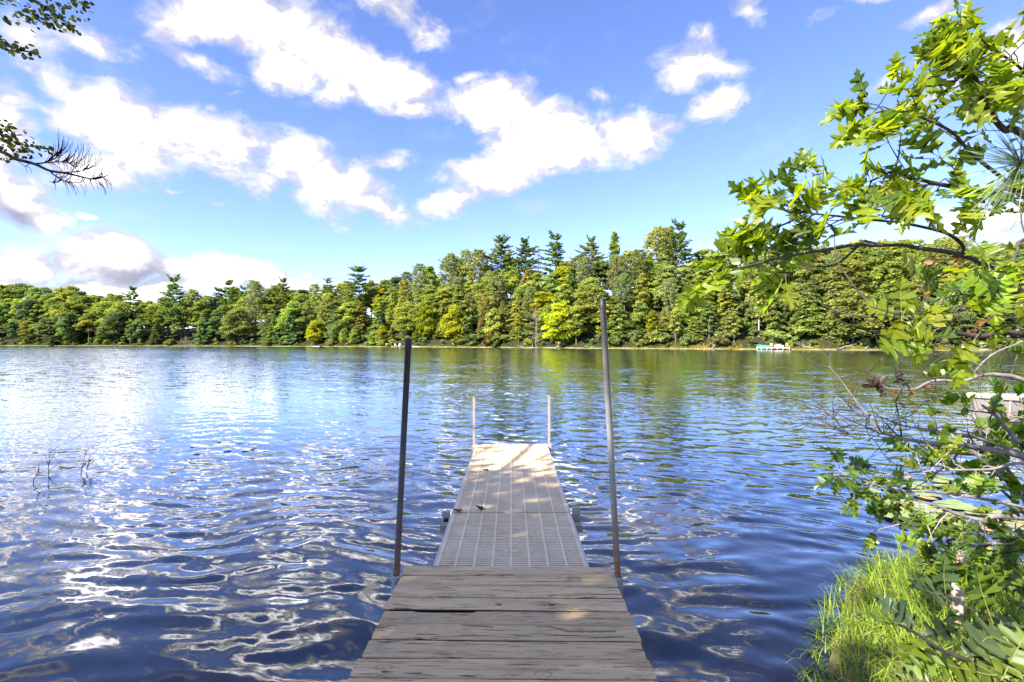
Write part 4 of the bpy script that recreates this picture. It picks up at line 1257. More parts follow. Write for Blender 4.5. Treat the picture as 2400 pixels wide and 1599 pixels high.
ORD = ['first', 'second', 'third', 'fourth', 'fifth', 'sixth', 'seventh', 'eighth', 'ninth', 'tenth', 'eleventh', 'twelfth', 'last']
def pad(x, y, r, label, group=None):
    d = F * 1.985 / (y - HY)
    o = bpy.data.objects.new("lily_pad", PADS[rl.integers(4)]); link(o)
    o.location = ((x - 1200) / F * d, d, .016 + rl.uniform(0, .012)); o.rotation_euler = (R(rl.uniform(-2, 2)), R(rl.uniform(-2, 2)), rl.uniform(0, 6.28)); o.scale = (r, r, r)
    tag(o, label, "lily pad", group)
pad(2105, 1208, .24, "biggest pale lily pad nearest the dock, in the water left of the shrub", "lily pads by the right bank")
pad(2170, 1192, .23, "round pale lily pad behind the biggest pad", "lily pads by the right bank")
pad(2185, 1211, .17, "pale lily pad to the right of the biggest one, nearest the bank", "lily pads by the right bank")
pad(2072, 1176, .13, "small lily pad half under the lowest hanging oak leaves", "lily pads by the right bank")
pad(2235, 1185, .20, "lily pad touching the shrub's hanging leaves", "lily pads by the right bank")
pad(2040, 1150, .13, "leftmost small lily pad under the oak sprig tip", "lily pads by the right bank")
for i in range(13):
    pad(2083 + 11.5 * i + rl.uniform(-3, 3), rl.uniform(1120, 1178), rl.uniform(.09, .14), f"{ORD[i]} from the left of the lily pads seen through the low oak sprig", "lily pads seen through the low oak sprig")
for i in range(22):
    pad(rl.uniform(2230, 2420), rl.uniform(1160, 1310), rl.uniform(.08, .13), "yellowish lily pad glimpsed between the shrub leaves at right edge", "lily pads behind the shrub")
for i in range(14):
    pad(rl.uniform(2200, 2400), rl.uniform(1015, 1060), rl.uniform(.12, .2), "pale lily pad on the water below the moored cream boat", "lily pads below the boat")
for (x, y), w_ in zip(((455, 1045), (462, 1060), (516, 1033), (528, 1038), (532, 1054), (562, 1036), (578, 1054), (594, 1046)), ('first', 'second', 'third', 'fourth', 'fifth', 'sixth', 'seventh', 'last')):
    pad(x, y, rl.uniform(.05, .09), f"{w_} from the left of eight tiny yellow lily pads on open water", "lily pads on open water at left")

# dead stems standing in the water at the left
b = MB(); rs_ = np.random.default_rng(4)
base = np.array((-7.05, 7.6, 0))
for sx_, sy_, h in ((-.35, -.5, .55), (-.30, -.45, .35), (.05, .1, .50), (.42, .25, .45), (.46, .3, .36), (.2, -.3, .22)):
    p0 = np.array((sx_, sy_, -.3)); q = [p0, p0 + (.03, 0, .35), p0 + (.10 + rs_.uniform(-.1, .15), 0, .3 + h * .75)]
    b.tube(q, [.006, .005, .002], 4, cap=False)
    for j in range(5):
        s0 = lerp(q[1], q[2], rs_.uniform(.0, .9)); b.tube([s0, s0 + (rs_.uniform(-.2, .25), rs_.uniform(-.1, .1), rs_.uniform(.02, .2))], [.005, .002], 3, cap=False)
o = b.build("water_stems", M_DARKTWIG, None, False, base)
tag(o, "dark broken plant stems standing out of the water at far left", "plant stems")
# ------------------------------------------------------------------ near plants
def oak_leaf_mesh(v):
    r = np.random.default_rng(300 + v)
    half = [(.012, 0), (.03, .06), (.07, .12), (.16, .17), (.24, .185), (.17, .25), (.085, .32), (.15, .38), (.30, .40), (.39, .47), (.31, .50), (.34, .56), (.22, .56), (.10, .585), (.14, .65), (.27, .70), (.33, .78), (.22, .785), (.10, .775), (.09, .83), (.15, .90), (.08, .90), (.0, 1.0)]
    b = MB(); nrm_side = []
    curl = r.uniform(-.35, .55); fold = r.uniform(.06, .38); tw = r.uniform(-.3, .3)
    def zf(x, y): return fold * abs(x) * .8 - curl * y * y + tw * x * y + .03 * math.sin(y * 14 + v) * (abs(x) / .3)
    for s in (-1, 1):
        V = []; jx = r.uniform(.82, 1.12)
        for (x, y) in half:
            x2 = x * jx * (1 + r.uniform(-.12, .12)); y2 = y + (r.uniform(-.02, .02) if 0 < y < 1 else 0)
            ym = min(1, max(0, y2 - .10 * (x2 > .2) - .02)) if y < 1 else 1
            V.append((0, ym, zf(0, ym) - .006)); V.append((s * x2, y2, zf(x2, y2)))
        n = len(half)
        fs = [(2 * i, 2 * i + 1, 2 * i + 3, 2 * i + 2) if s > 0 else (2 * i, 2 * i + 2, 2 * i + 3, 2 * i + 1) for i in range(n - 1)]
        b.add(V, fs, np.full(n - 1, .5) + r.normal(0, .16, n - 1), 0)
    b.tube([(0, -.22, .03), (0, -.1, .01), (0, .5, zf(0, .5) - .004), (0, .97, zf(0, .97) - .004)], [.012, .009, .008, .003], 4, .85, 1, False)
    return b
m, t, out = mat("leaf_vein"); principled(t, out, (.20, .22, .06), .6); M_VEIN = m
OAKM = [oak_leaf_mesh(v).mesh("oak_leaf", [M_OAK, M_VEIN], True) for v in range(10)]
def ovate_mesh(v, wd=.42):
    r = np.random.default_rng(400 + v); b = MB()
    ys = np.linspace(0, 1, 8); wv = wd * np.sin(math.pi * ys ** .85) ** .9
    c = r.uniform(-.3, .3); fo = r.uniform(.1, .4)
    for s in (-1, 1):
        V = []
        for y, x in zip(ys, wv): V += [(0, y, -c * y * y), (s * x, y, -c * y * y + fo * x)]
        b.add(V, [(2 * i, 2 * i + 1, 2 * i + 3, 2 * i + 2) for i in range(7)])
    return b
OVM = [ovate_mesh(v).mesh("ovate_leaf", [M_OAK], True) for v in range(5)]

def basis(d, n):
    d = np.array(d, float); d /= np.linalg.norm(d) + 1e-9
    n = np.array(n, float); n -= d * (d @ n); n /= np.linalg.norm(n) + 1e-9
    x = np.cross(d, n)
    return Matrix(((x[0], d[0], n[0]), (x[1], d[1], n[1]), (x[2], d[2], n[2])))
def put_leaf(parent, meshes, p, d, n, s, colr, rng, name="leaf"):
    o = bpy.data.objects.new(name, meshes[rng.integers(len(meshes))])
    o.matrix_local = Matrix.Translation(Vector(p)) @ basis(d, n).to_4x4() @ Matrix.Diagonal((s, s, s, 1))
    j = rng.normal(1, .05, 3) * rng.uniform(.8, 1.2)
    o.color = (colr[0] * j[0], colr[1] * j[1], colr[2] * j[2], 1)
    link(o, parent); return o

def smooth_line(pts, n=6):
    pts = [np.array(p, float) for p in pts]; out_ = []
    pp = [2 * pts[0] - pts[1]] + pts + [2 * pts[-1] - pts[-2]]
    for i in range(1, len(pp) - 2):
        p0, p1, p2, p3 = pp[i - 1:i + 3]
        for k in range(n):
            u = k / n
            out_.append(.5 * ((2 * p1) + (-p0 + p2) * u + (2 * p0 - 5 * p1 + 4 * p2 - p3) * u * u + (-p0 + 3 * p1 - 3 * p2 + p3) * u ** 3))
    out_.append(pts[-1]); return np.array(out_)

class Plant:
    def __init__(s, name, loc, label, cat, seed, bark, meshes, colr, maxleaf=300):
        s.e = empty(name, loc, 0, label, cat); s.o = np.array(loc, float); s.rng = np.random.default_rng(seed)
        s.bark = bark; s.meshes = meshes; s.c = colr; s.n = 0; s.max = maxleaf; s.tw = MB(); s.rest = MB()
    def cluster(s, p, d, num, size, spread=1.0, droop=.25, face=None):
        for i in range(num):
            dd = d / (np.linalg.norm(d) + 1e-9) + s.rng.normal(0, .62 * spread, 3) + np.array((-.12, 0, -droop))
            nn = np.array((-.15, -.25, .75)) + s.rng.normal(0, .55, 3)
            if face is not None: nn = nn + face
            sz = size * s.rng.uniform(.6, 1.22); dn = dd / np.linalg.norm(dd)
            if s.n >= s.max:      # past the first 300 leaves: one joined part
                me = s.meshes[s.rng.integers(len(s.meshes))]; co = np.zeros(len(me.vertices) * 3, np.float32); me.vertices.foreach_get('co', co)
                M3 = np.array(basis(dn, nn)) * sz
                base_ = s.rest.nv
                s.rest.v.append((co.reshape(-1, 3) @ M3.T + p + dn * sz * .2 - s.o).astype(np.float32)); s.rest.nv += len(me.vertices)
                tint_ = float(np.clip(s.rng.normal(.5, .2), 0, 1))
                for q in me.polygons:
                    s.rest.f.append(np.array([tuple(q.vertices)], np.int32) + base_); s.rest.a.append(np.full(1, tint_, np.float32)); s.rest.m.append(np.full(1, q.material_index, np.int32))
            else:
                put_leaf(s.e, s.meshes, p + dn * sz * .2 - s.o, dn, nn, sz, s.c[s.rng.integers(len(s.c))], s.rng)
            s.n += 1
    def branch(s, pts, r0, r1, name="branch", k=7, leaf0=None, step=.09, num=(2, 4), size=.155, twig=.16, tip=5, droop=.25, spread=1.0, up=.1, face=None):
        L = smooth_line(pts); n = len(L)
        MB().tube(L - s.o, np.linspace(r0, r1, n), k).build(name, s.bark, s.e, True)
        if leaf0 is None: return L
        seg = np.concatenate(([0], np.cumsum(np.linalg.norm(np.diff(L, axis=0), axis=1)))); tot = seg[-1]
        q = tot * leaf0
        while q < tot:
            p = np.array([np.interp(q, seg, L[:, a]) for a in range(3)]); i = min(np.searchsorted(seg, q), n - 1); tg = L[i] - L[max(i - 1, 0)]
            tg = tg / (np.linalg.norm(tg) + 1e-9)
            td = tg * .8 + s.rng.normal(0, .7, 3) + (0, 0, up); td /= np.linalg.norm(td)
            ln = twig * s.rng.uniform(.35, 1.3)
            mid = p + td * ln * .5 + s.rng.normal(0, .012, 3); e_ = p + td * ln
            s.tw.tube(np.array([p, mid, e_]) - s.o, [max(.0035, r1 * .9), .003, .002], 4, cap=False)
            s.cluster(e_, td, s.rng.integers(num[0], num[1] + 1), size, spread, droop, face)
            q += step * s.rng.uniform(.6, 1.4)
        s.cluster(L[-1], L[-1] - L[-3], tip, size, spread, droop, face)
        return L
    def done(s):
        print('LEAVES', s.e.name, s.n)
        if s.rest.nv:
            o = s.rest.build("leaves", list(s.meshes[0].materials), s.e, True); o['kind'] = 'stuff'; o.color = (*s.c[0], 1)
        if s.tw.nv: s.tw.build("twigs", s.bark, s.e)['kind'] = 'stuff'

OAKC = [(.30, .39, .020), (.25, .36, .020), (.34, .42, .024), (.20, .30, .028), (.14, .22, .045)]
OAKC_LOW = [(.21, .31, .018), (.15, .24, .020), (.105, .18, .03), (.09, .155, .036), (.24, .33, .020)]

# tall red oak whose boughs reach in from the right
oak = Plant("oak_tree", (3.75, 2.7, .25), "lobed-leaf oak reaching boughs over the water from the right edge, upper right", "tree", 1, M_TWIG, OAKM, OAKC, 300)
MB().tube(smooth_line([(0, 0, -.3), (-.05, .02, .9), (.03, 0, 1.9), (-.1, .03, 3.0), (.0, .0, 4.6)]), np.linspace(.11, .05, 25), 10).build("trunk", M_BARK, oak.e, True)
def pix(*a): return [P(x, y, d) for x, y, d in a]
oak.branch(pix((2760, 760, 2.7), (2440, 650, 2.65), (2325, 623, 2.6), (2258, 599, 2.55), (2210, 589, 2.5), (2162, 583, 2.48), (2114, 575, 2.45), (2070, 575, 2.42), (2025, 564, 2.4)), .016, .006, "bough")
oak.branch(pix((2070, 575, 2.42), (2000, 575, 2.36), (1939, 586, 2.3), (1875, 596, 2.25), (1786, 615, 2.2), (1715, 634, 2.15)), .010, .003, leaf0=.45, step=.075, size=.155, twig=.10, tip=6, num=(2, 4), droop=.35)
oak.branch(pix((2025, 564, 2.4), (1960, 620, 2.4), (1900, 625, 2.4), (1850, 640, 2.4)), .006, .003, leaf0=.5, step=.12, size=.155, tip=3, num=(1, 2))
oak.branch(pix((2258, 599, 2.55), (2256, 576, 2.5), (2223, 549, 2.47), (2162, 532, 2.45), (2105, 522, 2.45), (2019, 513, 2.42), (1948, 505, 2.4), (1894, 499, 2.38), (1849, 484, 2.35), (1803, 472, 2.33)), .009, .003, leaf0=.42, step=.060, size=.145, twig=.17, tip=7, num=(3, 5))
oak.branch(pix((1894, 499, 2.38), (1840, 525, 2.34), (1790, 545, 2.3), (1755, 560, 2.28)), .005, .003, leaf0=.1, step=.055, size=.155, twig=.11, tip=5, num=(2, 4), droop=.3)
oak.branch(pix((1915, 500, 2.39), (1912, 460, 2.4), (1908, 430, 2.4), (1905, 405, 2.4)), .005, .0025, leaf0=.1, step=.06, size=.145, twig=.12, tip=4, num=(2, 3))
oak.branch(pix((2640, 520, 2.7), (2400, 318, 2.5), (2357, 306, 2.45), (2327, 275, 2.4), (2304, 237, 2.37), (2289, 187, 2.35), (2273, 161, 2.33), (2246, 130, 2.3)), .018, .004, leaf0=.52, step=.060, size=.155, twig=.18, tip=8, num=(3, 5))
oak.branch(pix((2620, 640, 2.6), (2400, 460, 2.35), (2327, 448, 2.3), (2250, 440, 2.27), (2193, 430, 2.25), (2155, 421, 2.22), (2128, 417, 2.2), (2097, 402, 2.18), (2040, 425, 2.15)), .014, .004, leaf0=.4, step=.060, size=.145, twig=.16, tip=6, num=(3, 5))
oak.branch(pix((2400, 455, 2.4), (2304, 383, 2.35), (2266, 348, 2.32), (2231, 310, 2.3), (2174, 281, 2.27), (2113, 262, 2.25), (2074, 260, 2.22), (2030, 272, 2.2)), .009, .003, leaf0=.38, step=.060, size=.15, twig=.15, tip=6, num=(3, 4))
oak.branch(pix((2273, 230, 2.35), (2330, 180, 2.3), (2370, 130, 2.3), (2400, 100, 2.3)), .006, .003, leaf0=.1, step=.06, size=.155, twig=.16, tip=5, num=(2, 4))
oak.branch(pix((2700, 300, 2.6), (2460, 210, 2.45), (2380, 150, 2.4), (2320, 110, 2.35), (2290, 80, 2.3)), .009, .003, leaf0=.35, step=.055, size=.15, twig=.16, tip=6, num=(3, 5))
oak.done()

# second oak limb, closer and lower, with a few big leaves
oak2 = Plant("oak_tree", (2.9, 1.75, .27), "nearer oak with large shiny leaves hanging at the far waterline level, right", "tree", 2, M_TWIG, OAKM, OAKC, 300)
MB().tube(smooth_line([(0, 0, -.3), (.03, .02, .7), (-.05, 0, 1.5), (.02, .03, 2.4), (0, 0, 3.4)]), np.linspace(.07, .03, 25), 9).build("trunk", M_BARK, oak2.e, True)
oak2.branch(pix((2900, 880, 1.85), (2400, 783, 1.85), (2306, 789, 1.8), (2242, 781, 1.77), (2197, 771, 1.75), (2146, 752, 1.72), (2108, 733, 1.7)), .011, .004, leaf0=.55, step=.06, size=.13, twig=.13, tip=0, num=(0, 1), droop=-.3)
for (x, y, d_, dx_, dz_, s_) in ((2112, 735, 1.70, .02, 1.0, .125), (2108, 738, 1.70, -.75, .28, .12), (2115, 742, 1.70, -.15, -.6, .13), (2130, 752, 1.70, .7, -.4, .12), (2148, 788, 1.72, -.7, -.35, .135), (2250, 840, 1.75, .05, -1, .12), (2148, 790, 1.72, .2, -.9, .11), (2190, 775, 1.74, -.9, -.5, .12), (2285, 795, 1.78, -.4, -.75, .13), (2345, 700, 1.8, -.5, .45, .15), (2330, 735, 1.8, .2, -.9, .14)):
    p = P(x, y, d_); put_leaf(oak2.e, OAKM, p - oak2.o, (dx_, .12, dz_), (-.1, -.9, .35), s_, OAKC[oak2.rng.integers(4)], oak2.rng); oak2.n += 1
oak2.branch(pix((2700, 600, 1.95), (2420, 560, 1.9), (2380, 600, 1.85), (2330, 640, 1.85)), .009, .003, leaf0=.35, step=.06, size=.12, twig=.14, tip=4, num=(2, 3), droop=.3)
oak2.branch(pix((2700, 760, 1.95), (2420, 690, 1.9), (2340, 700, 1.87), (2260, 690, 1.85), (2210, 700, 1.8)), .008, .003, leaf0=.4, step=.055, size=.12, twig=.13, tip=4, num=(2, 3), droop=.3)
oak2.branch(pix((2146, 752, 1.72), (2060, 745, 1.75), (1971, 733, 1.8), (1917, 707, 1.82), (1869, 666, 1.85)), .004, .0015)
oak2.branch(pix((2108, 733, 1.7), (2035, 706, 1.75), (1987, 650, 1.78), (1961, 605, 1.8), (1955, 555, 1.85)), .0045, .0018)
oak2.branch(pix((1971, 733, 1.8), (1950, 690, 1.8), (1935, 665, 1.82)), .0022, .0012)
oak2.branch(pix((2060, 745, 1.75), (2010, 762, 1.75), (1975, 755, 1.75), (1945, 735, 1.75)), .002, .001)
oak2.done()

# low oak sprig over the lily pads and the leafy mass below it
oak3 = Plant("oak_sapling", (3.55, 3.0, .3), "low oak sapling with leafy sprigs over the lily pads at right", "tree", 3, M_GREYTWIG, OAKM, OAKC_LOW, 300)
MB().tube(smooth_line([(0, 0, -.3), (.02, .02, .4), (-.06, 0, .9), (.0, .0, 1.6)]), np.linspace(.045, .02, 19), 8).build("trunk", M_BARK, oak3.e, True)
oak3.branch(pix((2620, 1260, 3.0), (2400, 1190, 2.95), (2207, 1155, 2.85), (2110, 1150, 2.8), (2044, 1134, 2.75), (2009, 1120, 2.72), (1966, 1111, 2.7)), .010, .003, leaf0=.62, step=.065, size=.12, twig=.13, tip=6, num=(2, 4), droop=.25)
oak3.branch(pix((2620, 1090, 3.1), (2400, 1085, 3.0), (2322, 1100, 2.95), (2225, 1102, 2.9), (2130, 1108, 2.88), (2070, 1114, 2.85)), .010, .003, leaf0=.45, step=.07, size=.12, twig=.16, tip=4, num=(2, 4))
oak3.branch(pix((2620, 1230, 3.0), (2400, 1214, 2.8), (2331, 1211, 2.75), (2305, 1219, 2.72), (2248, 1207, 2.7), (2202, 1188, 2.68), (2144, 1171, 2.66)), .018, .004, leaf0=.36, step=.045, size=.12, twig=.26, tip=3, num=(4, 6), droop=.9, up=-.7)
oak3.branch(pix((2600, 1330, 2.8), (2400, 1280, 2.7), (2320, 1275, 2.66), (2250, 1280, 2.62), (2215, 1300, 2.6)), .009, .003, leaf0=.30, step=.045, size=.12, twig=.2, tip=4, num=(4, 6), droop=.7, up=-.3)
oak3.done()

# near sprig at the bottom right, close to the lens
oak4 = Plant("oak_seedling", (1.55, 1.25, .27), "close oak sprig with big dull leaves in the bottom right corner", "tree", 4, M_TWIG, OAKM, [(.125, .20, .065), (.115, .18, .09), (.165, .24, .03), (.19, .27, .025)], 120)
MB().tube(smooth_line([(0, 0, -.2), (.02, .0, .25), (-.03, .02, .6), (0, 0, .95)]), np.linspace(.014, .006, 19), 7).build("stem", M_TWIG, oak4.e, True)
oak4.branch(pix((2600, 1660, 1.3), (2420, 1625, 1.28), (2348, 1592, 1.25), (2269, 1549, 1.22), (2208, 1524, 1.2), (2152, 1488, 1.18), (2103, 1462, 1.16)), .0075, .003)
for (x, y, d_, dx_, dz_, s_, fy) in ((2318, 1440, 1.32, -.30, 1.0, .15, -1), (2216, 1398, 1.36, -.05, 1.0, .12, -.8), (2240, 1400, 1.36, -1, .12, .14, -.3), (2103, 1462, 1.16, -.95, .1, .09, -.1), (2150, 1470, 1.2, -.6, .55, .12, -.6), (2230, 1420, 1.36, .1, -.55, .10, -.4),
                                     (2265, 1540, 1.22, .75, .55, .15, -.5), (2290, 1555, 1.22, .85, .2, .17, -.3), (2300, 1580, 1.2, -.9, .1, .16, -.2), (2348, 1592, 1.2, .5, .7, .16, -.4), (2210, 1524, 1.2, -.8, -.4, .12, -.5), (2160, 1490, 1.18, -.3, -.8, .10, -.6), (2360, 1600, 1.2, -.6, .4, .13, -.5),
                                     (2330, 1480, 1.4, .9, .15, .14, -.2), (2250, 1475, 1.4, -.8, -.1, .11, -.3), (2380, 1520, 1.3, -.7, -.25, .15, -.3), (2180, 1530, 1.22, -.6, -.6, .12, -.5)):
    p = P(x, y, d_); put_leaf(oak4.e, OAKM, p - oak4.o, (dx_, .1, dz_), (-.1, fy, .55), s_ * .88, oak4.c[oak4.rng.integers(4)], oak4.rng)
oak4.branch(pix((2600, 1560, 1.45), (2420, 1490, 1.42), (2330, 1450, 1.38), (2250, 1415, 1.36), (2205, 1385, 1.35)), .005, .002)
oak4.done()

# leafy shrub with small oval leaves
shrub = Plant("leafy_shrub", (4.6, 4.5, .15), "dense shrub of small oval green leaves in front of the moored boat", "shrub", 5, M_GREYTWIG, OVM, [(.12, .23, .012), (.16, .27, .014), (.08, .16, .018), (.20, .27, .02)], 300)
for (a) in (((2500, 1300, 4.4), (2400, 1150, 4.2), (2330, 1060, 4.1), (2290, 1000, 4.05), (2270, 950, 4.0)), ((2480, 1250, 4.3), (2400, 1090, 4.2), (2370, 1010, 4.1), (2340, 960, 4.1), (2345, 925, 4.1)), ((2480, 1260, 4.2), (2360, 1130, 4.0), (2280, 1060, 3.9), (2235, 1020, 3.9)),
            ((2500, 1200, 4.4), (2420, 1050, 4.3), (2395, 980, 4.2), (2390, 930, 4.2)), ((2480, 1300, 4.2), (2380, 1180, 4.0), (2320, 1130, 3.9), (2270, 1110, 3.9))):
    shrub.branch(pix(*a), .016, .004, leaf0=.36, step=.055, size=.085, twig=.34, tip=5, num=(4, 6), droop=.0)
for (x, y) in ((2232, 880), (2215, 885), (2245, 895), (2225, 868), (2200, 880)):
    shrub.cluster(P(x, y, 3.9), np.array((-.3, 0, .2)), 3, .075)
shrub.done()

# bare shrub: long grey limbs with fine dead twigs
bare = empty("bare_shrub", (4.9, 4.0, .2), 0, "leafless grey shrub with fine twigs stretching left over the water", "shrub")
bo = np.array((4.9, 4.0, .2)); rb = np.random.default_rng(12)
def bare_limb(pts, r0, r1, ntw, tl=.3):
    L = smooth_line(pts); MB().tube(L - bo, np.linspace(r0, r1, len(L)), 7).build("limb", M_GREYTWIG, bare, True)
    tw = MB()
    for i in range(int(ntw * .45)):
        q = rb.uniform(.25, 1.0) ** .8; j = min(int(q * (len(L) - 1)), len(L) - 2); p = lerp(L[j], L[j + 1], rb.uniform())
        tg = L[j + 1] - L[j]; tg /= np.linalg.norm(tg)
        d = tg * rb.uniform(.4, 1.1) + rb.normal(0, .5, 3) + (0, 0, .12); d /= np.linalg.norm(d); ln = tl * rb.uniform(.4, 1.6)
        a = p; pts_ = [a]
        for s_ in range(4):
            d = d + rb.normal(0, .22, 3); d /= np.linalg.norm(d); a = a + d * ln / 4; pts_.append(a)
        tw.tube(np.array(pts_) - bo, np.linspace(max(.0035, r1 * .8), .0016, 5), 4, cap=False)
        for s_ in range(4):
            a0 = pts_[rb.integers(1, 5)]; d2 = d + rb.normal(0, .7, 3); d2 /= np.linalg.norm(d2)
            tw.tube(np.array([a0, a0 + d2 * ln * .22, a0 + d2 * ln * .4 + rb.normal(0, .02, 3)]) - bo, [.002, .0016, .001], 3, cap=False)
    tw.build("twigs", M_TWIG, bare)['kind'] = 'stuff'
bare_limb(pix((2700, 1160, 4.0), (2400, 1071, 3.7), (2331, 1057, 3.6), (2259, 1045, 3.5), (2202, 1042, 3.45), (2130, 1031, 3.4), (2064, 1015, 3.35)), .028, .009, 26, .4)
bare_limb(pix((2064, 1015, 3.35), (2012, 948, 3.35), (1972, 893, 3.35), (1938, 853, 3.35)), .0065, .002, 5, .2)
bare_limb(pix((2064, 1015, 3.35), (2025, 1003, 3.35), (1987, 991, 3.35), (1950, 975, 3.35), (1920, 956, 3.35)), .0055, .002, 14, .25)
bare_limb(pix((2500, 1100, 3.9), (2300, 1030, 3.6), (2230, 1016, 3.5), (2159, 1005, 3.45), (2110, 996, 3.4), (2067, 979, 3.38), (2001, 959, 3.35), (1955, 927, 3.35)), .012, .0025, 34, .32)
bare_limb(pix((2130, 1031, 3.4), (2080, 1035, 3.35), (2020, 1030, 3.3), (1975, 1010, 3.3)), .005, .0018, 22, .28)
bare_limb(pix((2560, 960, 4.0), (2400, 892, 3.9), (2345, 880, 3.85), (2299, 879, 3.8), (2259, 893, 3.75), (2187, 893, 3.7), (2144, 912, 3.68), (2101, 912, 3.66), (2058, 907, 3.65)), .022, .003, 20, .3)
bare_limb(pix((2640, 940, 3.9), (2420, 1035, 3.6), (2365, 1010, 3.55), (2330, 970, 3.52), (2302, 950, 3.5)), .022, .008, 8, .3)
bare_limb(pix((2640, 860, 4.0), (2440, 800, 3.9), (2370, 812, 3.8), (2320, 835, 3.75), (2285, 870, 3.75)), .012, .004, 16, .35)
bare_limb(pix((2640, 700, 4.0), (2420, 760, 3.9), (2350, 795, 3.85), (2260, 830, 3.8), (2200, 850, 3.75)), .010, .003, 16, .35)
M_PURPLE = leaf_mat("dark_red_leaf", .25, (.055, .028, .024), (1.2, .9, .7), .35, .06)
M_RUST = leaf_mat("rust_leaf", .4, (.24, .10, .03), (1.2, .9, .5), .4, .03)
dk = MB(); 
for (x, y, n_) in ((2045, 905, 9), (2060, 915, 7), (2052, 898, 5), (2105, 885, 4), (2120, 893, 5)):
    c0 = P(x, y, 3.65)
    for k_ in range(n_):
        mv = ovate_mesh(k_ % 5, .25); M4 = np.array(basis(rb.normal(size=3) + (-.5, 0, .2), rb.normal(size=3) + (0, -.5, .8)))
        dk.add(np.concatenate(mv.v) @ M4.T * rb.uniform(.05, .085) + c0 + rb.normal(0, .012, 3) - bo, np.concatenate(mv.f), rb.uniform(.2, .8))
dk.build("dark_leaves", M_PURPLE, bare)
ru = MB()
for i in range(80):
    x, y = (rb.uniform(2160, 2330), rb.uniform(600, 800)) if i < 66 else (rb.uniform(2090, 2200), rb.uniform(905, 960))
    c0 = P(x, y, rb.uniform(3.6, 4.2)); mv = ovate_mesh(i % 5, .3); M4 = np.array(basis(rb.normal(size=3), rb.normal(size=3) + (0, -.5, .6)))
    ru.add(np.concatenate(mv.v) @ M4.T * rb.uniform(.035, .065) + c0 - bo, np.concatenate(mv.f), rb.uniform(.1, .9))
o = ru.build("rust_leaves", M_RUST, bare); o['kind'] = 'stuff'
bare_limb(pix((2660, 640, 4.2), (2420, 640, 4.1), (2330, 660, 4.0), (2250, 690, 3.95), (2180, 735, 3.9)), .008, .002, 30, .35)

# pine bough with long needles at the right edge
pine = empty("pine_sapling", (1.72, 1.15, .27), 0, "pine with a fan of long green needles at the right edge among oak leaves", "tree")
po = np.array((1.72, 1.15, .27)); rn = np.random.default_rng(6)
MB().tube(smooth_line([(0, 0, -.2), (0, .01, .7), (.02, 0, 1.5), (0, 0, 2.6)]), np.linspace(.03, .012, 19), 8).build("trunk", M_BARK, pine, True)
L = smooth_line(pix((2800, 560, 1.18), (2560, 450, 1.12), (2440, 400, 1.08), (2392, 385, 1.06)))
MB().tube(L - po, np.linspace(.009, .004, len(L)), 6).build("branch", M_TWIG, pine, True)
nd = MB()
for i in range(150):
    q = rn.uniform(.55, 1) if i > 60 else 1.0
    p = L[min(int(q * (len(L) - 1)), len(L) - 1)]
    d = (L[-1] - L[-3]); d = d / np.linalg.norm(d) * .7 + rn.normal(0, .55, 3); d /= np.linalg.norm(d); ln = rn.uniform(.085, .13)
    nd.tube(np.array([p, p + d * ln * .5 + (0, 0, -.002), p + d * ln + (0, 0, -.008)]) - po, [.00075, .0007, .0004], 3, rn.uniform(.2, .9), 0, False)
o = nd.build("needles", leaf_mat("pine_needle", .2, (.10, .16, .06), (1, 1, .6), .4, .05), pine); o['kind'] = 'stuff'

# ------------------------------------------------------------------ tree left of the camera: boughs in the upper left corner, shade on the planks
ROUND = [ovate_mesh(20 + v, .36) for v in range(4)]
M_LEFTLEAF = leaf_mat("left_leaf", .35, (.040, .062, .010), (1.3, 1.2, .4), .6, .03, (1.7, 1.35, .6))
def leaf_cloud(b, rng, c, rad, n, size, o):
    """n leaves scattered through an ellipsoid."""
    for i in range(n):
        p = np.array(c) + rng.normal(0, .5, 3) * np.array(rad); mv = ROUND[rng.integers(4)]
        M4 = np.array(basis(rng.normal(size=3) + (.5, .2, -.5), rng.normal(size=3) + (0, 0, .7)))
        b.add(np.concatenate(mv.v) @ M4.T * size * rng.uniform(.7, 1.3) + p - o, np.concatenate(mv.f), rng.uniform(.1, .9))
lt = empty("broadleaf_tree", (-7.6, -1.6, .5), 0, "small-leaved tree whose twigs hang into the upper left corner", "tree")
lo = np.array((-7.6, -1.6, .5)); rl_ = np.random.default_rng(14)
TP = smooth_line([(0, 0, -.4), (.1, .1, 2), (.0, .3, 4.5), (.3, .3, 5.6), (.4, .2, 6.8)])
MB().tube(TP, np.linspace(.2, .06, len(TP)), 10).build("trunk", M_BARK, lt, True)
lb = MB(); ll = MB()
def left_bough(pts, r0, r1, cl):
    L = smooth_line(pts); MB().tube(L - lo, np.linspace(r0, r1, len(L)), 6).build("bough", M_DARKTWIG, lt, True)
    for (x, y, d_, rx, n) in cl:
        leaf_cloud(ll, rl_, P(x, y, d_), (rx, rx * .8, rx * .45), int(n * .85), .052, lo)
left_bough([lo + (0, .3, 4.5), (-6.6, 2.0, 5.8), tuple(P(-60, -60, 5.6)), tuple(P(40, -20, 5.4)), tuple(P(110, 20, 5.2)), tuple(P(160, 55, 5.1))], .05, .004,
           [(60, 30, 5.3, .25, 42), (110, 20, 5.2, .28, 60), (150, 15, 5.2, .22, 36), (125, 50, 5.2, .12, 24), (160, 55, 5.1, .09, 18), (100, 45, 5.2, .2, 26), (178, 70, 5.1, .05, 7), (50, 48, 5.2, .1, 12), (190, 5, 5.2, .1, 12), (30, 10, 5.3, .12, 8)])
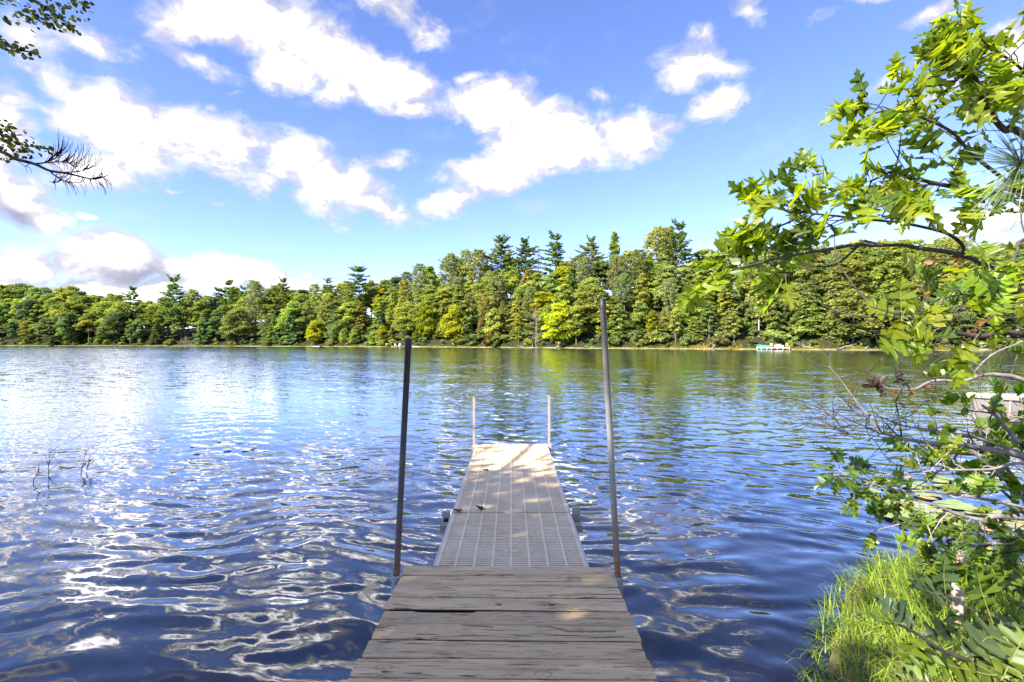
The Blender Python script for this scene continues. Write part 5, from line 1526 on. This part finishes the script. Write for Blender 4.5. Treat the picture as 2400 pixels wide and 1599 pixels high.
left_bough([lo + (0, .3, 4.2), (-6.9, 2.0, 5.4), tuple(P(-80, 60, 5.5)), tuple(P(0, 100, 5.3)), tuple(P(50, 118, 5.2)), tuple(P(82, 124, 5.2))], .03, .003, [(8, 102, 5.3, .10, 22), (30, 112, 5.2, .10, 20), (62, 122, 5.2, .09, 16), (78, 124, 5.2, .05, 8)])
left_bough([lo + (0, .3, 4.0), (-6.9, 2.0, 4.9), tuple(P(-90, 270, 5.4)), tuple(P(-20, 300, 5.3)), tuple(P(40, 335, 5.2)), tuple(P(108, 350, 5.2))], .03, .003,
           [(0, 300, 5.3, .14, 26), (15, 325, 5.2, .14, 30), (30, 340, 5.2, .16, 26), (65, 350, 5.2, .12, 18), (100, 350, 5.2, .07, 16), (55, 362, 5.2, .12, 14), (12, 372, 5.2, .08, 10), (10, 312, 5.3, .10, 12)])
# unseen leafy head of the tree, shaped by where its shadow falls
for i in range(80):
    a = rl_.uniform(0, 6.28); u = rl_.uniform(0, 1); c0 = lo + (0.3, .3, 3.6 + 3.9 * u); r_ = 3.0 * math.sin(math.pi * (.2 + .75 * u)) * rl_.uniform(.3, 1)
    c1 = c0 + (math.cos(a) * r_, math.sin(a) * r_, rl_.uniform(-.3, .5))
    if c1[0] / max(c1[1], .01) > -1.12 and c1[1] > 1: continue
    td = (c1[2] - .35) / SUN_DIR.z
    lx_, ly_ = c1[0] - SUN_DIR.x * td, c1[1] - SUN_DIR.y * td
    if (ly_ > 6.1 and abs(lx_) < 3) or (.85 < lx_ < 5.5 and ly_ > .8): continue      # clump left out to keep sun on the outer dock and right bank
    lb.tube(np.array([c0 - (0, 0, .6), lerp(c0, c1, .6), c1]) - lo, [.03, .02, .006], 4, cap=False)
    v, f = cards(c1 + rl_.normal(0, .55, (120, 3)), rl_.normal(size=(120, 3)) + (0, 0, .5), .16 * rl_.uniform(.7, 1.3, 120), rl_); ll.add(v - lo, f, rl_.uniform(.1, .9, 120))
lb.build("limbs", M_BARK, lt)
o = ll.build("leaves", M_LEFTLEAF, lt); o['kind'] = 'stuff'

# bare-twigged branch in the upper left
lt2 = empty("dying_tree", (-8.3, 2.2, .5), 0, "tree sending one dark bare-twigged branch in at the left edge", "tree")
l2 = np.array((-8.3, 2.2, .5)); r2 = np.random.default_rng(15)
MB().tube(smooth_line([(0, 0, -.5), (.05, .05, 2), (.0, .0, 4.5), (-.2, .1, 6.5)]), np.linspace(.12, .03, 19), 9).build("trunk", M_BARK, lt2, True)
L = smooth_line([l2 + (0, 0, 4.0), tuple(P(-120, 310, 5.6)), tuple(P(0, 354, 5.3)), tuple(P(35, 372, 5.25)), tuple(P(80, 384, 5.2)), tuple(P(116, 400, 5.15)), tuple(P(160, 407, 5.1)), tuple(P(200, 417, 5.1)), tuple(P(225, 420, 5.1)), tuple(P(248, 414, 5.1))])
MB().tube(L - l2, np.linspace(.024, .003, len(L)), 7).build("branch", M_DARKTWIG, lt2, True)
tw = MB()
def curl_twigs(A, r0, n, ln, up):
    A = smooth_line(A); tw.tube(A - l2, np.linspace(r0, .0025, len(A)), 5, cap=False)
    for i in range(n):
        p = A[r2.integers(len(A) // 4, len(A))]; s_ = 1 if r2.uniform() < up else -1
        d = np.array((.75, r2.normal(0, .3), s_ * r2.uniform(.2, .5))); l = ln * r2.uniform(.4, 1.3); a = p; pts_ = [p]
        for k_ in range(5):
            d = d / np.linalg.norm(d); a = a + d * l / 5; pts_.append(a); d = d + np.array((-.12, 0, s_ * .30))
        tw.tube(np.array(pts_) - l2, np.linspace(.0035, .0015, 6), 3, cap=False)
curl_twigs(pix((85, 384, 5.2), (105, 381, 5.2), (122, 370, 5.2), (132, 360, 5.2)), .009, 34, .22, .75)
curl_twigs(pix((105, 382, 5.2), (135, 380, 5.2), (160, 382, 5.2), (175, 392, 5.2)), .006, 34, .22, .7)
curl_twigs(pix((116, 400, 5.15), (128, 411, 5.15), (146, 422, 5.1), (165, 427, 5.1), (190, 428, 5.1)), .008, 22, .18, .55)
curl_twigs(pix((146, 422, 5.1), (130, 428, 5.1), (115, 426, 5.1)), .005, 8, .12, .9)
curl_twigs(pix((150, 404, 5.1), (185, 402, 5.1), (210, 393, 5.1)), .005, 26, .2, .7)
curl_twigs(pix((195, 416, 5.1), (220, 420, 5.1), (248, 414, 5.1)), .004, 26, .2, .8)
curl_twigs(pix((205, 418, 5.1), (220, 426, 5.1), (236, 433, 5.1)), .003, 3, .1, .3)
curl_twigs(pix((40, 375, 5.2), (55, 388, 5.2), (64, 390, 5.2)), .003, 4, .1, .3)
tw.build("twigs", M_DARKTWIG, lt2)['kind'] = 'stuff'

# trees of the near bank, left of and behind the camera: they shade the planks
def near_tree(x, y, kind, H, v, label):
    tm, cm, h0, cn = PROTO[kind][v]; s = H / h0
    e = bpy.data.objects.new(ONAME[kind], None); link(e)
    e.location = (x, y, float(ground_z(np.array([x]), np.array([y]))[0]) - .1); e.scale = (s, s, s)
    link(bpy.data.objects.new("trunk", tm), e); c = bpy.data.objects.new(cn, cm); c.color = (.07, .10, .025, 1); link(c, e)
    tag(e, label, "tree")
NEARB = False
if NEARB:
    near_tree(-13.5, -4.2, 'broadleaf', 10.5, 1, "broadleaf tree on the camera's bank, nearest of the trees out of view at left")

# ------------------------------------------------------------------ grassy bank
rg = np.random.default_rng(31); b = MB()
pts_ = rg.uniform((1.25, .5), (5.2, 5.2), (60000, 2)); sdv = lake_sd(pts_[:, 0], pts_[:, 1])
keep = (sdv > -.12) & (rg.uniform(size=len(pts_)) < np.clip(1.1 - .55 * np.abs(sdv - .5), .10, 1) * np.clip(.65 + 1.0 * sdv, .3, 1) * np.clip(.75 + .6 * vnoise(pts_[:, 0] * 5, pts_[:, 1] * 5, 44), .15, 1)) & (pts_[:, 0] < pts_[:, 1] * 1.25 + .4)
pts_ = pts_[keep][:21000]; sdv = sdv[keep][:21000]; N = len(pts_)
zg = np.maximum(ground_z(pts_[:, 0], pts_[:, 1]), -.03)
base = np.stack([pts_[:, 0], pts_[:, 1], zg - .02], -1)
az = rg.normal(2.6, 1.3, N); ln = rg.uniform(.08, .27, N) * np.where(rg.uniform(size=N) < .06, 1.7, 1); lean = rg.uniform(.35, 1.35, N)
dirh = np.stack([np.cos(az), np.sin(az), az * 0], -1); sidev = np.stack([-np.sin(az), np.cos(az), az * 0], -1)
wd = rg.uniform(.0024, .0058, N)[:, None]
prev = base; rows = []
el = np.full(N, 1.45) - lean * .25
for k in range(5):
    wk = wd * (1 - k / 4.2) + .0003
    rows.append(np.stack([prev - sidev * wk, prev + sidev * wk], 1))
    prev = prev + (dirh * np.cos(el)[:, None] + np.array((0, 0, 1)) * np.sin(el)[:, None]) * (ln / 4)[:, None]
    el = el - lean * rg.uniform(.45, .8, N)
V = np.concatenate(rows, 1)           # N x 10 x 3
f = np.concatenate([np.arange(N)[:, None] * 10 + np.array((2 * k, 2 * k + 1, 2 * k + 3, 2 * k + 2)) for k in range(4)])
b.add(V.reshape(-1, 3), f, np.tile(np.clip(rg.normal(.55, .30, N), 0, 1), 4))
o = b.build("grass", leaf_mat("bank_grass", .4, (.235, .33, .040), (1.2, 1.2, .5), .5, .02, (1.18, 1.08, .9)))
tag(o, "bright green grass tuft covering the bank at bottom right", None, None, 'stuff')

# stake in the grass with a black wrapped top
X, Y = P(2248, 1400, 3.2)[:2]; zs = float(ground_z(np.array([X]), np.array([Y]))[0])
m, t, out = mat("peeling_stake")
tc = t.new('ShaderNodeTexCoord').outputs['Object']; n = t.noise(t.mapping(tc, scale=(1, 1, .4)), 22, 5, .65); z = t.sep(tc)[2]
c = t.mix(t.rng(n.outputs['Fac'], .42, .52), (.62, .58, .54), (.38, .25, .19))
c = t.mix(t.rng(t.math('ADD', z, t.math('MULTIPLY', n.outputs['Fac'], .25)), .33, .12), c, (.16, .05, .022))
principled(t, out, c, .8, 0, bump(t, n.outputs['Fac'], .4, .01))
st = empty("stake", (X, Y, zs), 0, "peeling white and rusty stake with black wrapped top in the bank grass", "post")
MB().tube([(-.02, 0, -.3), (-.012, 0, .15), (0, 0, .36), (.006, 0, .56)], [.036, .034, .032, .032], 12).build("shaft", m, st, True)
k = MB(); k.tube([(.006, 0, .53), (.006, 0, .58), (.008, 0, .64), (.0, 0, .672)], [.036, .044, .036, .030], 10)
k.build("wrapped_top", M_CAP, st, True)
k = MB(); th = np.linspace(0, 6.6, 16); k.tube(np.stack([.006 + .05 * np.cos(th) - .012, .05 * np.sin(th), .545 + .008 * th / 6], -1), [.012] * 16, 6); k.tube([(-.04, -.02, .55), (-.085, -.04, .548)], [.013, .009], 6)
k.build("rope_ring", simple("black_rope", (.03, .022, .02), (.06, .045, .04), 30, .9, 0, .4), st, True)

# brown driftwood by the bank
X, Y = P(2360, 1330, 4.2)[:2]
dr = empty("driftwood", (X, Y, .04), .3, "brown ragged driftwood lying in the shallows behind the stake", "log")
b = MB(); b.tube([(-.35, .05, .06), (-.1, 0, .10), (.15, -.02, .07), (.7, -.1, .02)], [.03, .05, .05, .03], 7)
rd_ = np.random.default_rng(2)
for i in range(26):
    p = np.array((rd_.uniform(-.35, .6), rd_.uniform(-.05, .05), .06)); b.tube([p, p + rd_.normal(0, .09, 3) * (1.6, 1, .7)], [.008, .003], 4, cap=False)
b.build("wood", simple("driftwood_bark", (.11, .07, .045), (.28, .20, .14), 12, .9, 0, .5), dr, True)
